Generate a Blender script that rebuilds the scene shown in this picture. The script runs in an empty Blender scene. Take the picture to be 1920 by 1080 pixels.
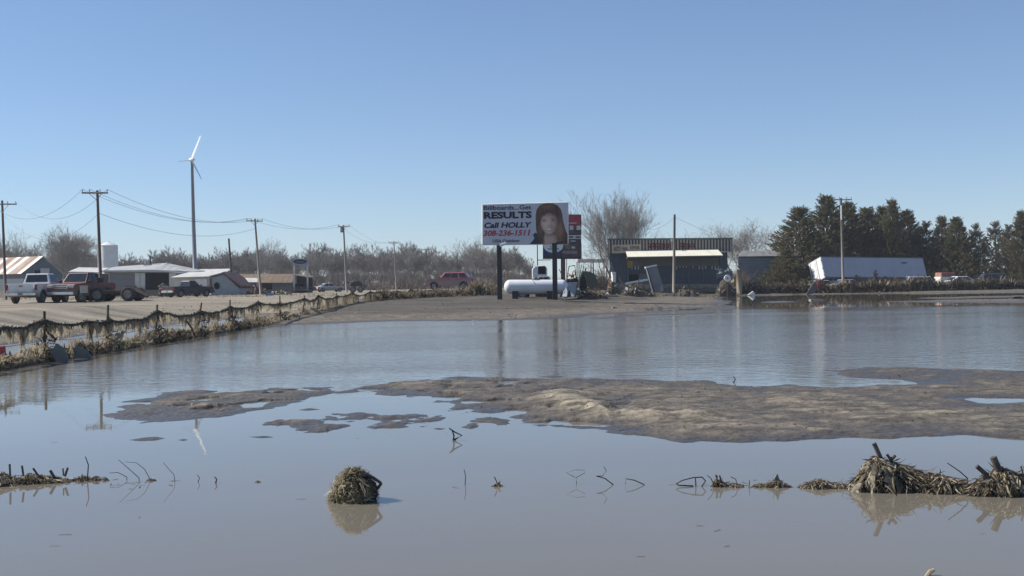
import bpy, math, random
import numpy as np
from mathutils import Vector, Matrix, Euler

R = math.radians
sc = bpy.context.scene
col = sc.collection
rng = random.Random(7)

# ------------------------------------------------------------------ camera
F = 2200.0                      # focal length in photograph pixels (1920 wide)
CAMZ = 1.5
ROT = Matrix.Rotation(R(90) - 7 / F, 3, 'X') @ Matrix.Rotation(-R(0.9), 3, 'Z')
cam = bpy.data.cameras.new('camera')
cam.sensor_width = 36
cam.lens = F / 1920 * 36
cam.clip_start = 0.1
cam.clip_end = 12000
cam_o = bpy.data.objects.new('camera', cam)
cam_o.matrix_world = Matrix.Translation((0, 0, CAMZ)) @ ROT.to_4x4()
col.objects.link(cam_o)
sc.camera = cam_o

# ------------------------------------------------------------------ sky, sun, exposure
SUN_EL, SUN_AZ = 41.0, -79.0    # azimuth clockwise from +Y (the view direction): sun to the left, a little beyond
world = bpy.data.worlds.new('World')
sc.world = world
world.use_nodes = True
wn = world.node_tree
sky = wn.nodes.new('ShaderNodeTexSky')
sky.sky_type = 'NISHITA'
sky.sun_disc = False
sky.sun_elevation = R(SUN_EL)
sky.sun_rotation = R(SUN_AZ)
sky.altitude = 600
sky.air_density = 0.9
sky.dust_density = 0.0
sky.ozone_density = 2.0
bg = wn.nodes['Background']
tint = wn.nodes.new('ShaderNodeMix'); tint.data_type = 'RGBA'; tint.blend_type = 'MULTIPLY'
tint.inputs[0].default_value = 1.0
tint.inputs[7].default_value = (0.84, 0.96, 1.13, 1)      # clear, cold March air
gam = wn.nodes.new('ShaderNodeGamma'); gam.inputs[1].default_value = 0.84
wn.links.new(sky.outputs[0], gam.inputs[0])
wn.links.new(gam.outputs[0], tint.inputs[6])
wn.links.new(tint.outputs[2], bg.inputs[0])
bg.inputs[1].default_value = 0.099
sun = bpy.data.lights.new('sun', 'SUN')
sun.energy = 4.8
sun.angle = R(0.53)
sun.color = (1.0, 0.95, 0.87)
sun_o = bpy.data.objects.new('sun', sun)
sdir = Vector((math.sin(R(SUN_AZ)) * math.cos(R(SUN_EL)), math.cos(R(SUN_AZ)) * math.cos(R(SUN_EL)), math.sin(R(SUN_EL))))
sun_o.rotation_euler = sdir.to_track_quat('Z', 'Y').to_euler()
sun_o.location = (-40, 40, 60)
col.objects.link(sun_o)
sc.view_settings.view_transform = 'Standard'
sc.view_settings.look = 'None'
sc.view_settings.exposure = 0.52
sc.view_settings.gamma = 1
sc.view_settings.use_curve_mapping = False
sc.render.engine = 'CYCLES'
sc.cycles.max_bounces = 5
sc.cycles.transparent_max_bounces = 12

# ------------------------------------------------------------------ measuring helpers (photograph -> place)
def ray(px, py):
    return ROT @ Vector(((px - 960) / F, (540 - py) / F, -1))

def at(px, py, D):
    "world point that stands D metres out (world Y) on the sight line of a photograph pixel"
    d = ray(px, py)
    return Vector((0, 0, CAMZ)) + d * (D / d.y)

def on_water(px, py):
    d = ray(px, py)
    t = -CAMZ / d.z
    return Vector((d.x * t, d.y * t, 0))

def hor(px):
    return 533 - 0.0157 * (px - 960)

# ------------------------------------------------------------------ materials
def mat(name, c, rough=0.7, c2=None, scale=3.0, bump=0.0, metal=0.0, detail=5, spec=0.4, stretch=(1, 1, 1), coord='Object', lo=0.35, hi=0.65, bscale=None):
    m = bpy.data.materials.new(name)
    m.use_nodes = True
    nt = m.node_tree
    b = nt.nodes['Principled BSDF']
    b.inputs['Roughness'].default_value = rough
    b.inputs['Metallic'].default_value = metal
    b.inputs['Specular IOR Level'].default_value = spec
    if c2 is None:
        c2 = tuple(v * 0.72 for v in c)
    tc = nt.nodes.new('ShaderNodeTexCoord')
    mp = nt.nodes.new('ShaderNodeMapping')
    mp.inputs['Scale'].default_value = stretch
    nz = nt.nodes.new('ShaderNodeTexNoise')
    nz.inputs['Scale'].default_value = scale
    nz.inputs['Detail'].default_value = detail
    cr = nt.nodes.new('ShaderNodeValToRGB')
    cr.color_ramp.elements[0].position = lo
    cr.color_ramp.elements[1].position = hi
    cr.color_ramp.elements[0].color = (*c2, 1)
    cr.color_ramp.elements[1].color = (*c, 1)
    nt.links.new(tc.outputs[coord], mp.inputs[0])
    nt.links.new(mp.outputs[0], nz.inputs['Vector'])
    nt.links.new(nz.outputs[0], cr.inputs[0])
    nt.links.new(cr.outputs[0], b.inputs['Base Color'])
    if bump:
        nb = nz
        if bscale:
            nb = nt.nodes.new('ShaderNodeTexNoise')
            nb.inputs['Scale'].default_value = bscale
            nb.inputs['Detail'].default_value = 6
            nt.links.new(mp.outputs[0], nb.inputs['Vector'])
        bp = nt.nodes.new('ShaderNodeBump')
        bp.inputs['Strength'].default_value = 1
        bp.inputs['Distance'].default_value = bump
        nt.links.new(nb.outputs[0], bp.inputs['Height'])
        nt.links.new(bp.outputs[0], b.inputs['Normal'])
    return m

def car_paint(name, c, dirt=(0.27, 0.235, 0.185), top=1.0, rough=0.45, metal=0.0):
    "paint with silt dried on the lower body"
    m = mat(name, c, rough, tuple(v * 0.85 for v in c), 1.5, metal=metal, spec=0.5)
    nt = m.node_tree
    b = nt.nodes['Principled BSDF']
    cr = [n for n in nt.nodes if n.type == 'VALTORGB'][0]
    tc = [n for n in nt.nodes if n.type == 'TEX_COORD'][0]
    sp = nt.nodes.new('ShaderNodeSeparateXYZ')
    nt.links.new(tc.outputs['Object'], sp.inputs[0])
    nz = nt.nodes.new('ShaderNodeTexNoise')
    nz.inputs['Scale'].default_value = 2.2
    nz.inputs['Detail'].default_value = 6
    nt.links.new(tc.outputs['Object'], nz.inputs['Vector'])
    mr = nt.nodes.new('ShaderNodeMapRange')
    mr.inputs[1].default_value = top
    mr.inputs[2].default_value = top * 0.35
    nt.links.new(sp.outputs['Z'], mr.inputs[0])
    ma = nt.nodes.new('ShaderNodeMath'); ma.operation = 'MULTIPLY_ADD'
    ma.inputs[1].default_value = 0.9
    nt.links.new(nz.outputs[0], ma.inputs[0]); nt.links.new(mr.outputs[0], ma.inputs[2])
    mr2 = nt.nodes.new('ShaderNodeMapRange')
    mr2.inputs[1].default_value = 0.62; mr2.inputs[2].default_value = 1.15
    mr2.inputs[4].default_value = 0.85
    nt.links.new(ma.outputs[0], mr2.inputs[0])
    mx = nt.nodes.new('ShaderNodeMix'); mx.data_type = 'RGBA'
    nt.links.new(mr2.outputs[0], mx.inputs[0])
    nt.links.new(cr.outputs[0], mx.inputs[6])
    mx.inputs[7].default_value = (*dirt, 1)
    nt.links.new(mx.outputs[2], b.inputs['Base Color'])
    mr3 = nt.nodes.new('ShaderNodeMapRange')
    mr3.inputs[3].default_value = rough; mr3.inputs[4].default_value = 0.85
    nt.links.new(mr2.outputs[0], mr3.inputs[0])
    nt.links.new(mr3.outputs[0], b.inputs['Roughness'])
    return m

M = {}
M['white'] = mat('white_paint', (0.78, 0.78, 0.76), 0.45, (0.66, 0.66, 0.63), 2)
M['offwhite'] = mat('faded_white', (0.60, 0.59, 0.56), 0.6, (0.46, 0.45, 0.42), 2)
M['greywall'] = mat('grey_siding', (0.40, 0.41, 0.42), 0.6, (0.31, 0.32, 0.33), 1.5)
M['bluegrey'] = mat('blue_grey_siding', (0.065, 0.076, 0.092), 0.6, (0.042, 0.050, 0.062), 1.5)
M['slate'] = mat('slate_siding', (0.11, 0.13, 0.155), 0.6, (0.08, 0.09, 0.11), 2)
M['roofgrey'] = mat('grey_roof', (0.42, 0.42, 0.41), 0.7, (0.33, 0.33, 0.32), 1)
M['rooflight'] = mat('pale_roof', (0.58, 0.57, 0.54), 0.6, (0.45, 0.44, 0.42), 1)
M['roofbrown'] = mat('brown_roof', (0.20, 0.145, 0.095), 0.8, (0.15, 0.105, 0.075), 1)
M['roofmaroon'] = mat('maroon_trim', (0.15, 0.075, 0.065), 0.7)
M['galv'] = mat('galvanised_sheet', (0.44, 0.43, 0.40), 0.5, (0.34, 0.33, 0.30), 0.8, metal=0.0)
M['rustsheet'] = mat('rusty_sheet', (0.40, 0.31, 0.24), 0.75, (0.22, 0.115, 0.07), 0.7, stretch=(1, 1, 0.4))
M['rust'] = mat('rusty_steel', (0.15, 0.085, 0.05), 0.85, (0.07, 0.04, 0.03), 3)
M['dark'] = mat('dark_interior', (0.012, 0.011, 0.012), 0.9)  # near-black colour, mostly standing for the shade inside openings
M['black'] = mat('black_steel', (0.02, 0.02, 0.024), 0.5, (0.032, 0.03, 0.032), 2)
M['glass'] = mat('dark_glass', (0.015, 0.02, 0.026), 0.08, (0.02, 0.024, 0.03), 2, spec=0.6)
M['tyre'] = mat('tyre_rubber', (0.035, 0.033, 0.03), 0.85, (0.08, 0.07, 0.055), 4)
M['rim'] = mat('muddy_rim', (0.30, 0.29, 0.27), 0.45, (0.16, 0.14, 0.11), 5)
M['chrome'] = mat('chrome', (0.62, 0.63, 0.64), 0.22, (0.5, 0.5, 0.5), 3, metal=0.8)
M['lampred'] = mat('tail_lamp', (0.30, 0.015, 0.02), 0.25)
M['lampclear'] = mat('head_lamp', (0.55, 0.55, 0.52), 0.15)
M['pole'] = mat('weathered_pole', (0.155, 0.12, 0.10), 0.85, (0.10, 0.075, 0.065), 1.0, stretch=(3, 3, 0.25), bump=0.004)
M['polelight'] = mat('pale_weathered_pole', (0.30, 0.26, 0.215), 0.85, (0.20, 0.17, 0.14), 1.0, stretch=(3, 3, 0.25))
M['insul'] = mat('grey_ceramic', (0.28, 0.28, 0.29), 0.4)
M['wire'] = mat('power_wire', (0.10, 0.10, 0.11), 0.6)
M['tower'] = mat('tower_steel', (0.17, 0.185, 0.21), 0.5, (0.14, 0.15, 0.17), 0.6)
M['turbine'] = mat('turbine_white', (0.82, 0.82, 0.80), 0.35, (0.78, 0.78, 0.76), 1)
M['silo'] = mat('silo_white', (0.72, 0.73, 0.72), 0.5, (0.64, 0.65, 0.63), 0.8)
M['tank'] = mat('tank_paint', (0.74, 0.75, 0.77), 0.28, (0.66, 0.67, 0.68), 1.2)
M['cream'] = mat('cream_metal', (0.80, 0.76, 0.62), 0.5, (0.74, 0.70, 0.57), 1)
M['brownpanel'] = mat('brown_panel', (0.065, 0.052, 0.045), 0.6, (0.045, 0.037, 0.034), 2)
M['rib'] = mat('tan_rib', (0.42, 0.37, 0.29), 0.6, (0.32, 0.28, 0.22), 2)
M['signtan'] = mat('tan_sign_board', (0.62, 0.47, 0.33), 0.7, (0.50, 0.38, 0.27), 2)
M['redpaint'] = mat('red_lettering', (0.17, 0.03, 0.03), 0.6, (0.11, 0.025, 0.025), 4)
M['darkletter'] = mat('dark_lettering', (0.07, 0.035, 0.03), 0.7)
M['yellow'] = mat('faded_yellow', (0.42, 0.28, 0.07), 0.7)
M['gutter'] = mat('soffit_grey', (0.155, 0.155, 0.142), 0.8, (0.12, 0.12, 0.11), 1)
M['steelgrey'] = mat('grey_steel_box', (0.125, 0.125, 0.135), 0.6, (0.09, 0.09, 0.10), 1.5)
M['green'] = mat('green_machine', (0.075, 0.095, 0.06), 0.6, (0.11, 0.10, 0.07), 2)
M['orange'] = mat('orange_red_paint', (0.42, 0.10, 0.04), 0.6)
M['redthing'] = mat('faded_red', (0.38, 0.06, 0.06), 0.6)
M['pinkbox'] = mat('faded_red_box', (0.35, 0.15, 0.12), 0.7)
M['bluething'] = mat('blue_plastic', (0.07, 0.22, 0.36), 0.5)
M['timber'] = mat('tan_timber', (0.30, 0.245, 0.17), 0.85, (0.21, 0.165, 0.115), 2, stretch=(3, 3, 0.4), bump=0.01)
M['board'] = mat('grey_board', (0.22, 0.225, 0.215), 0.8)
M['dirt'] = mat('dry_dirt', (0.30, 0.26, 0.205), 0.95, (0.19, 0.16, 0.125), 2.5, bump=0.05)
M['dkdirt'] = mat('dark_debris_dirt', (0.10, 0.083, 0.063), 0.95, (0.05, 0.042, 0.034), 5, bump=0.03)
M['vinyl'] = mat('billboard_vinyl', (0.58, 0.58, 0.62), 0.6, (0.50, 0.50, 0.55), 0.6)
M['navy'] = mat('navy_print', (0.012, 0.016, 0.045), 0.6)
M['redprint'] = mat('red_print', (0.42, 0.045, 0.07), 0.6, (0.36, 0.04, 0.06), 4)
M['hair'] = mat('brown_hair_print', (0.062, 0.033, 0.022), 0.6, (0.022, 0.014, 0.013), 2.5, stretch=(2.5, 1, 0.6))
M['hairlt'] = mat('light_hair_print', (0.15, 0.085, 0.055), 0.6, (0.07, 0.04, 0.028), 3, stretch=(3, 1, 0.6))
M['skin'] = mat('skin_print', (0.33, 0.225, 0.175), 0.6, (0.22, 0.14, 0.105), 1.6)
M['skindk'] = mat('shaded_skin_print', (0.17, 0.105, 0.08), 0.6)
M['lips'] = mat('lip_print', (0.22, 0.085, 0.07), 0.6)
M['signred'] = mat('sign_red', (0.42, 0.04, 0.055), 0.5)
M['signblue'] = mat('sign_blue', (0.025, 0.035, 0.13), 0.5)
M['signdark'] = mat('sign_dark', (0.125, 0.075, 0.072), 0.5, (0.05, 0.036, 0.038), 2.5)
M['signgrey'] = mat('sign_grey', (0.25, 0.22, 0.22), 0.6, (0.16, 0.14, 0.14), 6)
M['bark'] = mat('bare_bark', (0.105, 0.087, 0.075), 0.9, (0.065, 0.053, 0.046), 3)
M['twig'] = mat('grey_twigs', (0.31, 0.28, 0.25), 0.9, (0.22, 0.195, 0.17), 0.25)
M['twigred'] = mat('brown_twigs', (0.26, 0.22, 0.19), 0.9, (0.18, 0.15, 0.128), 0.25)
M['brush'] = mat('brush_thicket', (0.16, 0.12, 0.09), 0.9, (0.085, 0.062, 0.05), 0.15)
M['cedar'] = mat('cedar_foliage', (0.105, 0.112, 0.055), 0.85, (0.17, 0.128, 0.072), 0.5)
M['cedardry'] = mat('dry_cedar_foliage', (0.17, 0.145, 0.10), 0.85, (0.10, 0.10, 0.065), 0.45)
M['cane'] = mat('cane_debris', (0.34, 0.28, 0.20), 0.85, (0.17, 0.135, 0.095), 1.2)
M['curtain'] = mat('silty_curtain', (0.50, 0.42, 0.29), 0.9, (0.28, 0.23, 0.155), 1.5)
M['rope'] = mat('dark_matted_debris', (0.105, 0.086, 0.06), 0.95, (0.045, 0.037, 0.028), 5)
M['hay'] = mat('tan_weeds', (0.31, 0.25, 0.165), 0.9, (0.17, 0.13, 0.09), 0.6)
M['wrack'] = mat('wrack_debris', (0.155, 0.125, 0.09), 0.9, (0.06, 0.048, 0.036), 0.8)
M['husk'] = mat('pale_husk', (0.62, 0.55, 0.42), 0.6, (0.36, 0.29, 0.19), 14)
M['huskdk'] = mat('dark_husk', (0.24, 0.19, 0.12), 0.8, (0.08, 0.06, 0.042), 18)
M['stalk'] = mat('dark_stalk', (0.06, 0.048, 0.045), 0.7, (0.12, 0.10, 0.085), 20)
M['twigdk'] = mat('wet_twig', (0.022, 0.018, 0.018), 0.6)

for k_, c_, t_ in (('greywall', (0.40, 0.41, 0.42), 1.5), ('bluegrey', (0.055, 0.074, 0.096), 0.9), ('offwhite', (0.58, 0.57, 0.54), 1.4), ('slate', (0.11, 0.13, 0.155), 1.2)):
    M[k_] = car_paint('flooded_' + k_, c_, dirt=(0.20, 0.17, 0.13), top=t_, rough=.6)
def translucent(m, f=0.4):
    "dead leaves and straw let some light through"
    nt = m.node_tree; b = nt.nodes['Principled BSDF']; out = nt.nodes['Material Output']
    t = nt.nodes.new('ShaderNodeBsdfTranslucent'); mx = nt.nodes.new('ShaderNodeMixShader'); mx.inputs[0].default_value = f
    cr = [n for n in nt.nodes if n.type == 'VALTORGB'][0]
    nt.links.new(cr.outputs[0], t.inputs[0]); nt.links.new(b.outputs[0], mx.inputs[1]); nt.links.new(t.outputs[0], mx.inputs[2])
    nt.links.new(mx.outputs[0], out.inputs['Surface'])
for k_ in ('cedar', 'cedardry', 'curtain', 'cane', 'hay', 'husk', 'huskdk', 'wrack'): translucent(M[k_])
# ------------------------------------------------------------------ mesh helpers
class MB:
    def __init__(s): s.v = []; s.f = []
    def add(s, vs, fs):
        n = len(s.v); s.v += [tuple(v) for v in vs]; s.f += [tuple(i + n for i in f) for f in fs]
    def box(s, c, d, m=None):
        x, y, z = d[0] / 2, d[1] / 2, d[2] / 2
        vs = [Vector((a * x, b * y, e * z)) for a in (-1, 1) for b in (-1, 1) for e in (-1, 1)]
        if m: vs = [m @ v for v in vs]
        s.add([v + Vector(c) for v in vs], [(0, 1, 3, 2), (4, 6, 7, 5), (0, 4, 5, 1), (2, 3, 7, 6), (0, 2, 6, 4), (1, 5, 7, 3)])
        return s
    def hexa(s, b4, t4):
        s.add(list(b4) + list(t4), [(3, 2, 1, 0), (4, 5, 6, 7), (0, 1, 5, 4), (1, 2, 6, 5), (2, 3, 7, 6), (3, 0, 4, 7)])
        return s
    def slab(s, pts, off):
        "flat outline given thickness by the vector off"
        n = len(pts); off = Vector(off)
        vs = [Vector(p) for p in pts] + [Vector(p) + off for p in pts]
        s.add(vs, [tuple(range(n)), tuple(reversed(range(n, 2 * n)))] + [(i, n + i, n + (i + 1) % n, (i + 1) % n) for i in range(n)])
        return s
    def tube(s, pts, rs, n=6, cap=True):
        pts = [Vector(p) for p in pts]
        if not isinstance(rs, (list, tuple)): rs = [rs] * len(pts)
        vs = []; fs = []
        for i, p in enumerate(pts):
            t = (pts[min(i + 1, len(pts) - 1)] - pts[max(i - 1, 0)])
            if t.length < 1e-9: t = Vector((0, 0, 1))
            t.normalize()
            a = t.cross(Vector((0, 0, 1)) if abs(t.z) < 0.9 else Vector((1, 0, 0))).normalized(); b = t.cross(a)
            for k in range(n):
                q = 2 * math.pi * k / n
                vs.append(p + (a * math.cos(q) + b * math.sin(q)) * rs[i])
        for i in range(len(pts) - 1):
            for k in range(n):
                fs.append((i * n + k, i * n + (k + 1) % n, (i + 1) * n + (k + 1) % n, (i + 1) * n + k))
        if cap: fs += [tuple(range(n)), tuple(reversed(range((len(pts) - 1) * n, len(pts) * n)))]
        s.add(vs, fs); return s
    def blade(s, p, d, w, side=None):
        "one thin bent strip (leaf, straw): two quads"
        p = Vector(p); d = Vector(d)
        if side is None:
            side = d.cross(Vector((rng.uniform(-1, 1), rng.uniform(-1, 1), rng.uniform(-1, 1))))
            if side.length < 1e-6: side = Vector((1, 0, 0))
            side.normalize()
        m = p + d * 0.5 + Vector((rng.uniform(-.12, .12), rng.uniform(-.12, .12), rng.uniform(-.06, .1))) * d.length
        e = p + d
        s.add([p - side * w * .35, p + side * w * .35, m + side * w * .5, m - side * w * .5, e + side * w * .12, e - side * w * .12], [(0, 1, 2, 3), (3, 2, 4, 5)])
    def tri(s, p, d, w):
        p = Vector(p); d = Vector(d)
        side = d.cross(Vector((rng.uniform(-1, 1), rng.uniform(-1, 1), rng.uniform(-1, 1))))
        if side.length < 1e-6: side = Vector((1, 0, 0))
        side.normalize()
        s.add([p - side * w / 2, p + side * w / 2, p + d], [(0, 1, 2)])
    def lathe(s, prof, n=24, c=(0, 0, 0)):
        vs = [(c[0] + r * math.cos(2 * math.pi * k / n), c[1] + r * math.sin(2 * math.pi * k / n), c[2] + z) for r, z in prof for k in range(n)]
        fs = [(i * n + k, i * n + (k + 1) % n, (i + 1) * n + (k + 1) % n, (i + 1) * n + k) for i in range(len(prof) - 1) for k in range(n)]
        s.add(vs, fs); return s
    def mesh(s, name, m, smooth=False):
        me = bpy.data.meshes.new(name)
        me.from_pydata(s.v, [], s.f)
        if m: me.materials.append(m)
        if smooth: me.polygons.foreach_set('use_smooth', [True] * len(me.polygons))
        me.update()
        return me
    def build(s, name, m, parent=None, world=False, smooth=False, bevel=0, kind=None, label=None):
        if world and parent:
            o_ = parent.location
            s.v = [(v[0] - o_.x, v[1] - o_.y, v[2] - o_.z) for v in s.v]
        o = bpy.data.objects.new(name, s.mesh(name, m, smooth)); col.objects.link(o)
        if parent: o.parent = parent
        if kind: o['kind'] = kind
        if label: o['label'] = label
        if bevel:
            b = o.modifiers.new('bevel', 'BEVEL'); b.width = bevel; b.segments = 2; b.limit_method = 'ANGLE'; b.angle_limit = R(35)
        return o

def thing(name, label, cat, loc=(0, 0, 0), rz=0, group=None):
    o = bpy.data.objects.new(name, None); col.objects.link(o)
    o.location = loc; o.rotation_euler = (0, 0, rz); o.empty_display_size = 0.3
    o['label'] = label; o['category'] = cat
    if group: o['group'] = group
    return o

def tag(o, label, cat, group=None):
    o['label'] = label; o['category'] = cat
    if group: o['group'] = group
    return o

def inst(name, me, parent, loc=(0, 0, 0), rot=(0, 0, 0), scale=(1, 1, 1)):
    o = bpy.data.objects.new(name, me); col.objects.link(o)
    o.parent = parent; o.location = loc; o.rotation_euler = rot; o.scale = scale
    return o

def dup(root, loc, rz=0, label=None, scale=None, group=None):
    r = root.copy(); col.objects.link(r); r.location = loc; r.rotation_euler = (0, 0, rz)
    if label: r['label'] = label
    if group: r['group'] = group
    if scale: r.scale = scale
    for ch in list(root.children):
        c = ch.copy(); col.objects.link(c); c.parent = r
        for g in ch.children:
            d = g.copy(); col.objects.link(d); d.parent = c
    return r

def text_mesh(txt, x0, x1, z0, z1, y, shear=0.0, off=0.0, depth=0.006):
    "letters fitted to a rectangle in the local XZ plane, facing -Y"
    cu = bpy.data.curves.new('t', 'FONT'); cu.body = txt; cu.offset = off; cu.extrude = 0.01; cu.resolution_u = 3
    o = bpy.data.objects.new('t', cu); col.objects.link(o)
    bpy.context.view_layer.update()
    me = bpy.data.meshes.new_from_object(o.evaluated_get(bpy.context.evaluated_depsgraph_get()))
    co = np.array([v.co[:] for v in me.vertices]); fs = [tuple(p.vertices) for p in me.polygons]
    bpy.data.objects.remove(o); bpy.data.curves.remove(cu); bpy.data.meshes.remove(me)
    co[:, 0] += shear * co[:, 1]
    mn = co.min(0); mx = co.max(0)
    X = x0 + (co[:, 0] - mn[0]) / (mx[0] - mn[0]) * (x1 - x0)
    Z = z0 + (co[:, 1] - mn[1]) / (mx[1] - mn[1]) * (z1 - z0)
    Y = y - (co[:, 2] - mn[2]) / (mx[2] - mn[2]) * depth
    b = MB(); b.add(list(zip(X, Y, Z)), fs)
    return b

# ------------------------------------------------------------------ terrain
def vnoise(x, y, seed=0):
    xi = np.floor(x).astype(np.int64); yi = np.floor(y).astype(np.int64)
    xf = x - xi; yf = y - yi
    u = xf * xf * (3 - 2 * xf); v = yf * yf * (3 - 2 * yf)
    def h(a, b):
        n = (a * 374761393 + b * 668265263 + seed * 974634777) & 0xffffffff
        n = ((n ^ (n >> 13)) * 1274126177) & 0xffffffff
        return ((n ^ (n >> 16)) & 0xffff) / 65535.0
    return (h(xi, yi) * (1 - u) + h(xi + 1, yi) * u) * (1 - v) + (h(xi, yi + 1) * (1 - u) + h(xi + 1, yi + 1) * u) * v

def fbm(x, y, o=4, seed=0):
    t = 0; a = 0.5; n = 0
    for i in range(o):
        t = t + a * vnoise(x * 2 ** i + 31.7 * i, y * 2 ** i - 17.3 * i, seed + i); n += a; a *= 0.5
    return t / n - 0.5

def sdist(poly, X, Y):
    "distance to an outline, positive inside"
    d = np.full(X.shape, 1e9); ins = np.zeros(X.shape, bool)
    n = len(poly)
    for i in range(n):
        ax, ay = poly[i]; bx, by = poly[(i + 1) % n]
        ex, ey = bx - ax, by - ay
        t = np.clip(((X - ax) * ex + (Y - ay) * ey) / (ex * ex + ey * ey + 1e-12), 0, 1)
        d = np.minimum(d, np.hypot(X - ax - t * ex, Y - ay - t * ey))
        if ay != by:
            c = ((ay > Y) != (by > Y)) & (X < (bx - ax) * (Y - ay) / (by - ay) + ax)
            ins ^= c
    return np.where(ins, d, -d)

def wp(pts): return [tuple(on_water(*p)[:2]) for p in pts]

SHORE = [(-10.15, -60), (-10.15, 20), (-10.2, 44)] + wp([(545, 609), (620, 607), (700, 604), (760, 603), (860, 603), (960, 601), (1040, 599), (1100, 595), (1130, 590), (1170, 588), (1260, 586), (1330, 582), (1385, 577), (1372, 566), (1345, 560), (1400, 554.5), (1500, 552.5), (1640, 550.5), (1800, 549), (2000, 546), (2300, 541)]) + [(140, 60), (140, -60)]
BAR_A = wp([(226, 779), (262, 768), (248, 756), (272, 744), (300, 735), (370, 732), (430, 733), (520, 729), (590, 725), (640, 724), (628, 732), (592, 741), (566, 745), (575, 750), (515, 766), (450, 772), (410, 782), (330, 791), (242, 799)])
BAR_B = wp([(620, 728), (700, 721), (760, 717), (800, 711), (870, 709), (900, 707), (1000, 710), (1130, 712), (1330, 714), (1350, 721), (1410, 727), (1480, 723), (1560, 730), (1640, 724), (1698, 722), (1714, 717), (1690, 712), (1600, 708), (1562, 702), (1548, 694), (1620, 688), (1700, 689), (1800, 693), (1920, 695), (2300, 690), (2300, 835), (1920, 822), (1800, 818), (1700, 818), (1600, 820), (1560, 826), (1500, 829), (1350, 831), (1250, 826), (1150, 814), (1050, 806), (1010, 803), (960, 797), (925, 790), (945, 786), (935, 778), (900, 771), (868, 768), (850, 764), (830, 753), (780, 743), (740, 738), (690, 734), (640, 736)])
POOL = wp([(1795, 749), (1830, 745), (1880, 746), (1960, 748), (1960, 756), (1900, 756), (1850, 757)])
SHOALS = wp([(495, 812), (520, 795), (590, 778), (640, 774), (730, 780), (800, 772), (860, 765), (945, 775), (955, 798), (870, 803), (780, 809), (640, 811), (560, 814)])
ISLES = [wp([(244, 825), (268, 821), (290, 819), (308, 822), (290, 826), (262, 827)]), wp([(334, 825), (345, 823), (352, 825), (343, 827)]), wp([(462, 819), (500, 817), (516, 820), (490, 822)]), wp([(556, 769), (580, 765), (602, 768), (575, 770)]),
         wp([(1010, 706), (1040, 704), (1062, 706), (1035, 709)]), wp([(820, 709), (860, 706), (905, 707), (860, 711)])]
FARBARS = [wp([(1630, 566), (1760, 563), (1940, 560), (1940, 568), (1800, 567)]), wp([(1700, 559), (1940, 553.5), (1940, 556.5), (1760, 560)]), wp([(1420, 566), (1490, 564), (1500, 566), (1440, 568)]), wp([(1100, 597), (1180, 590), (1330, 586), (1360, 588), (1200, 592), (1130, 599)])]
RIDGE = [tuple(on_water(*p)[:2]) for p in [(1048, 745), (1060, 757), (1085, 768), (1130, 777), (1190, 784), (1240, 787), (1295, 786)]]
STRIPS = [wp([(1165, 573), (1290, 570), (1345, 571), (1290, 574)]), wp([(1190, 583), (1290, 577), (1345, 577), (1300, 582), (1220, 585)])]

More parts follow.
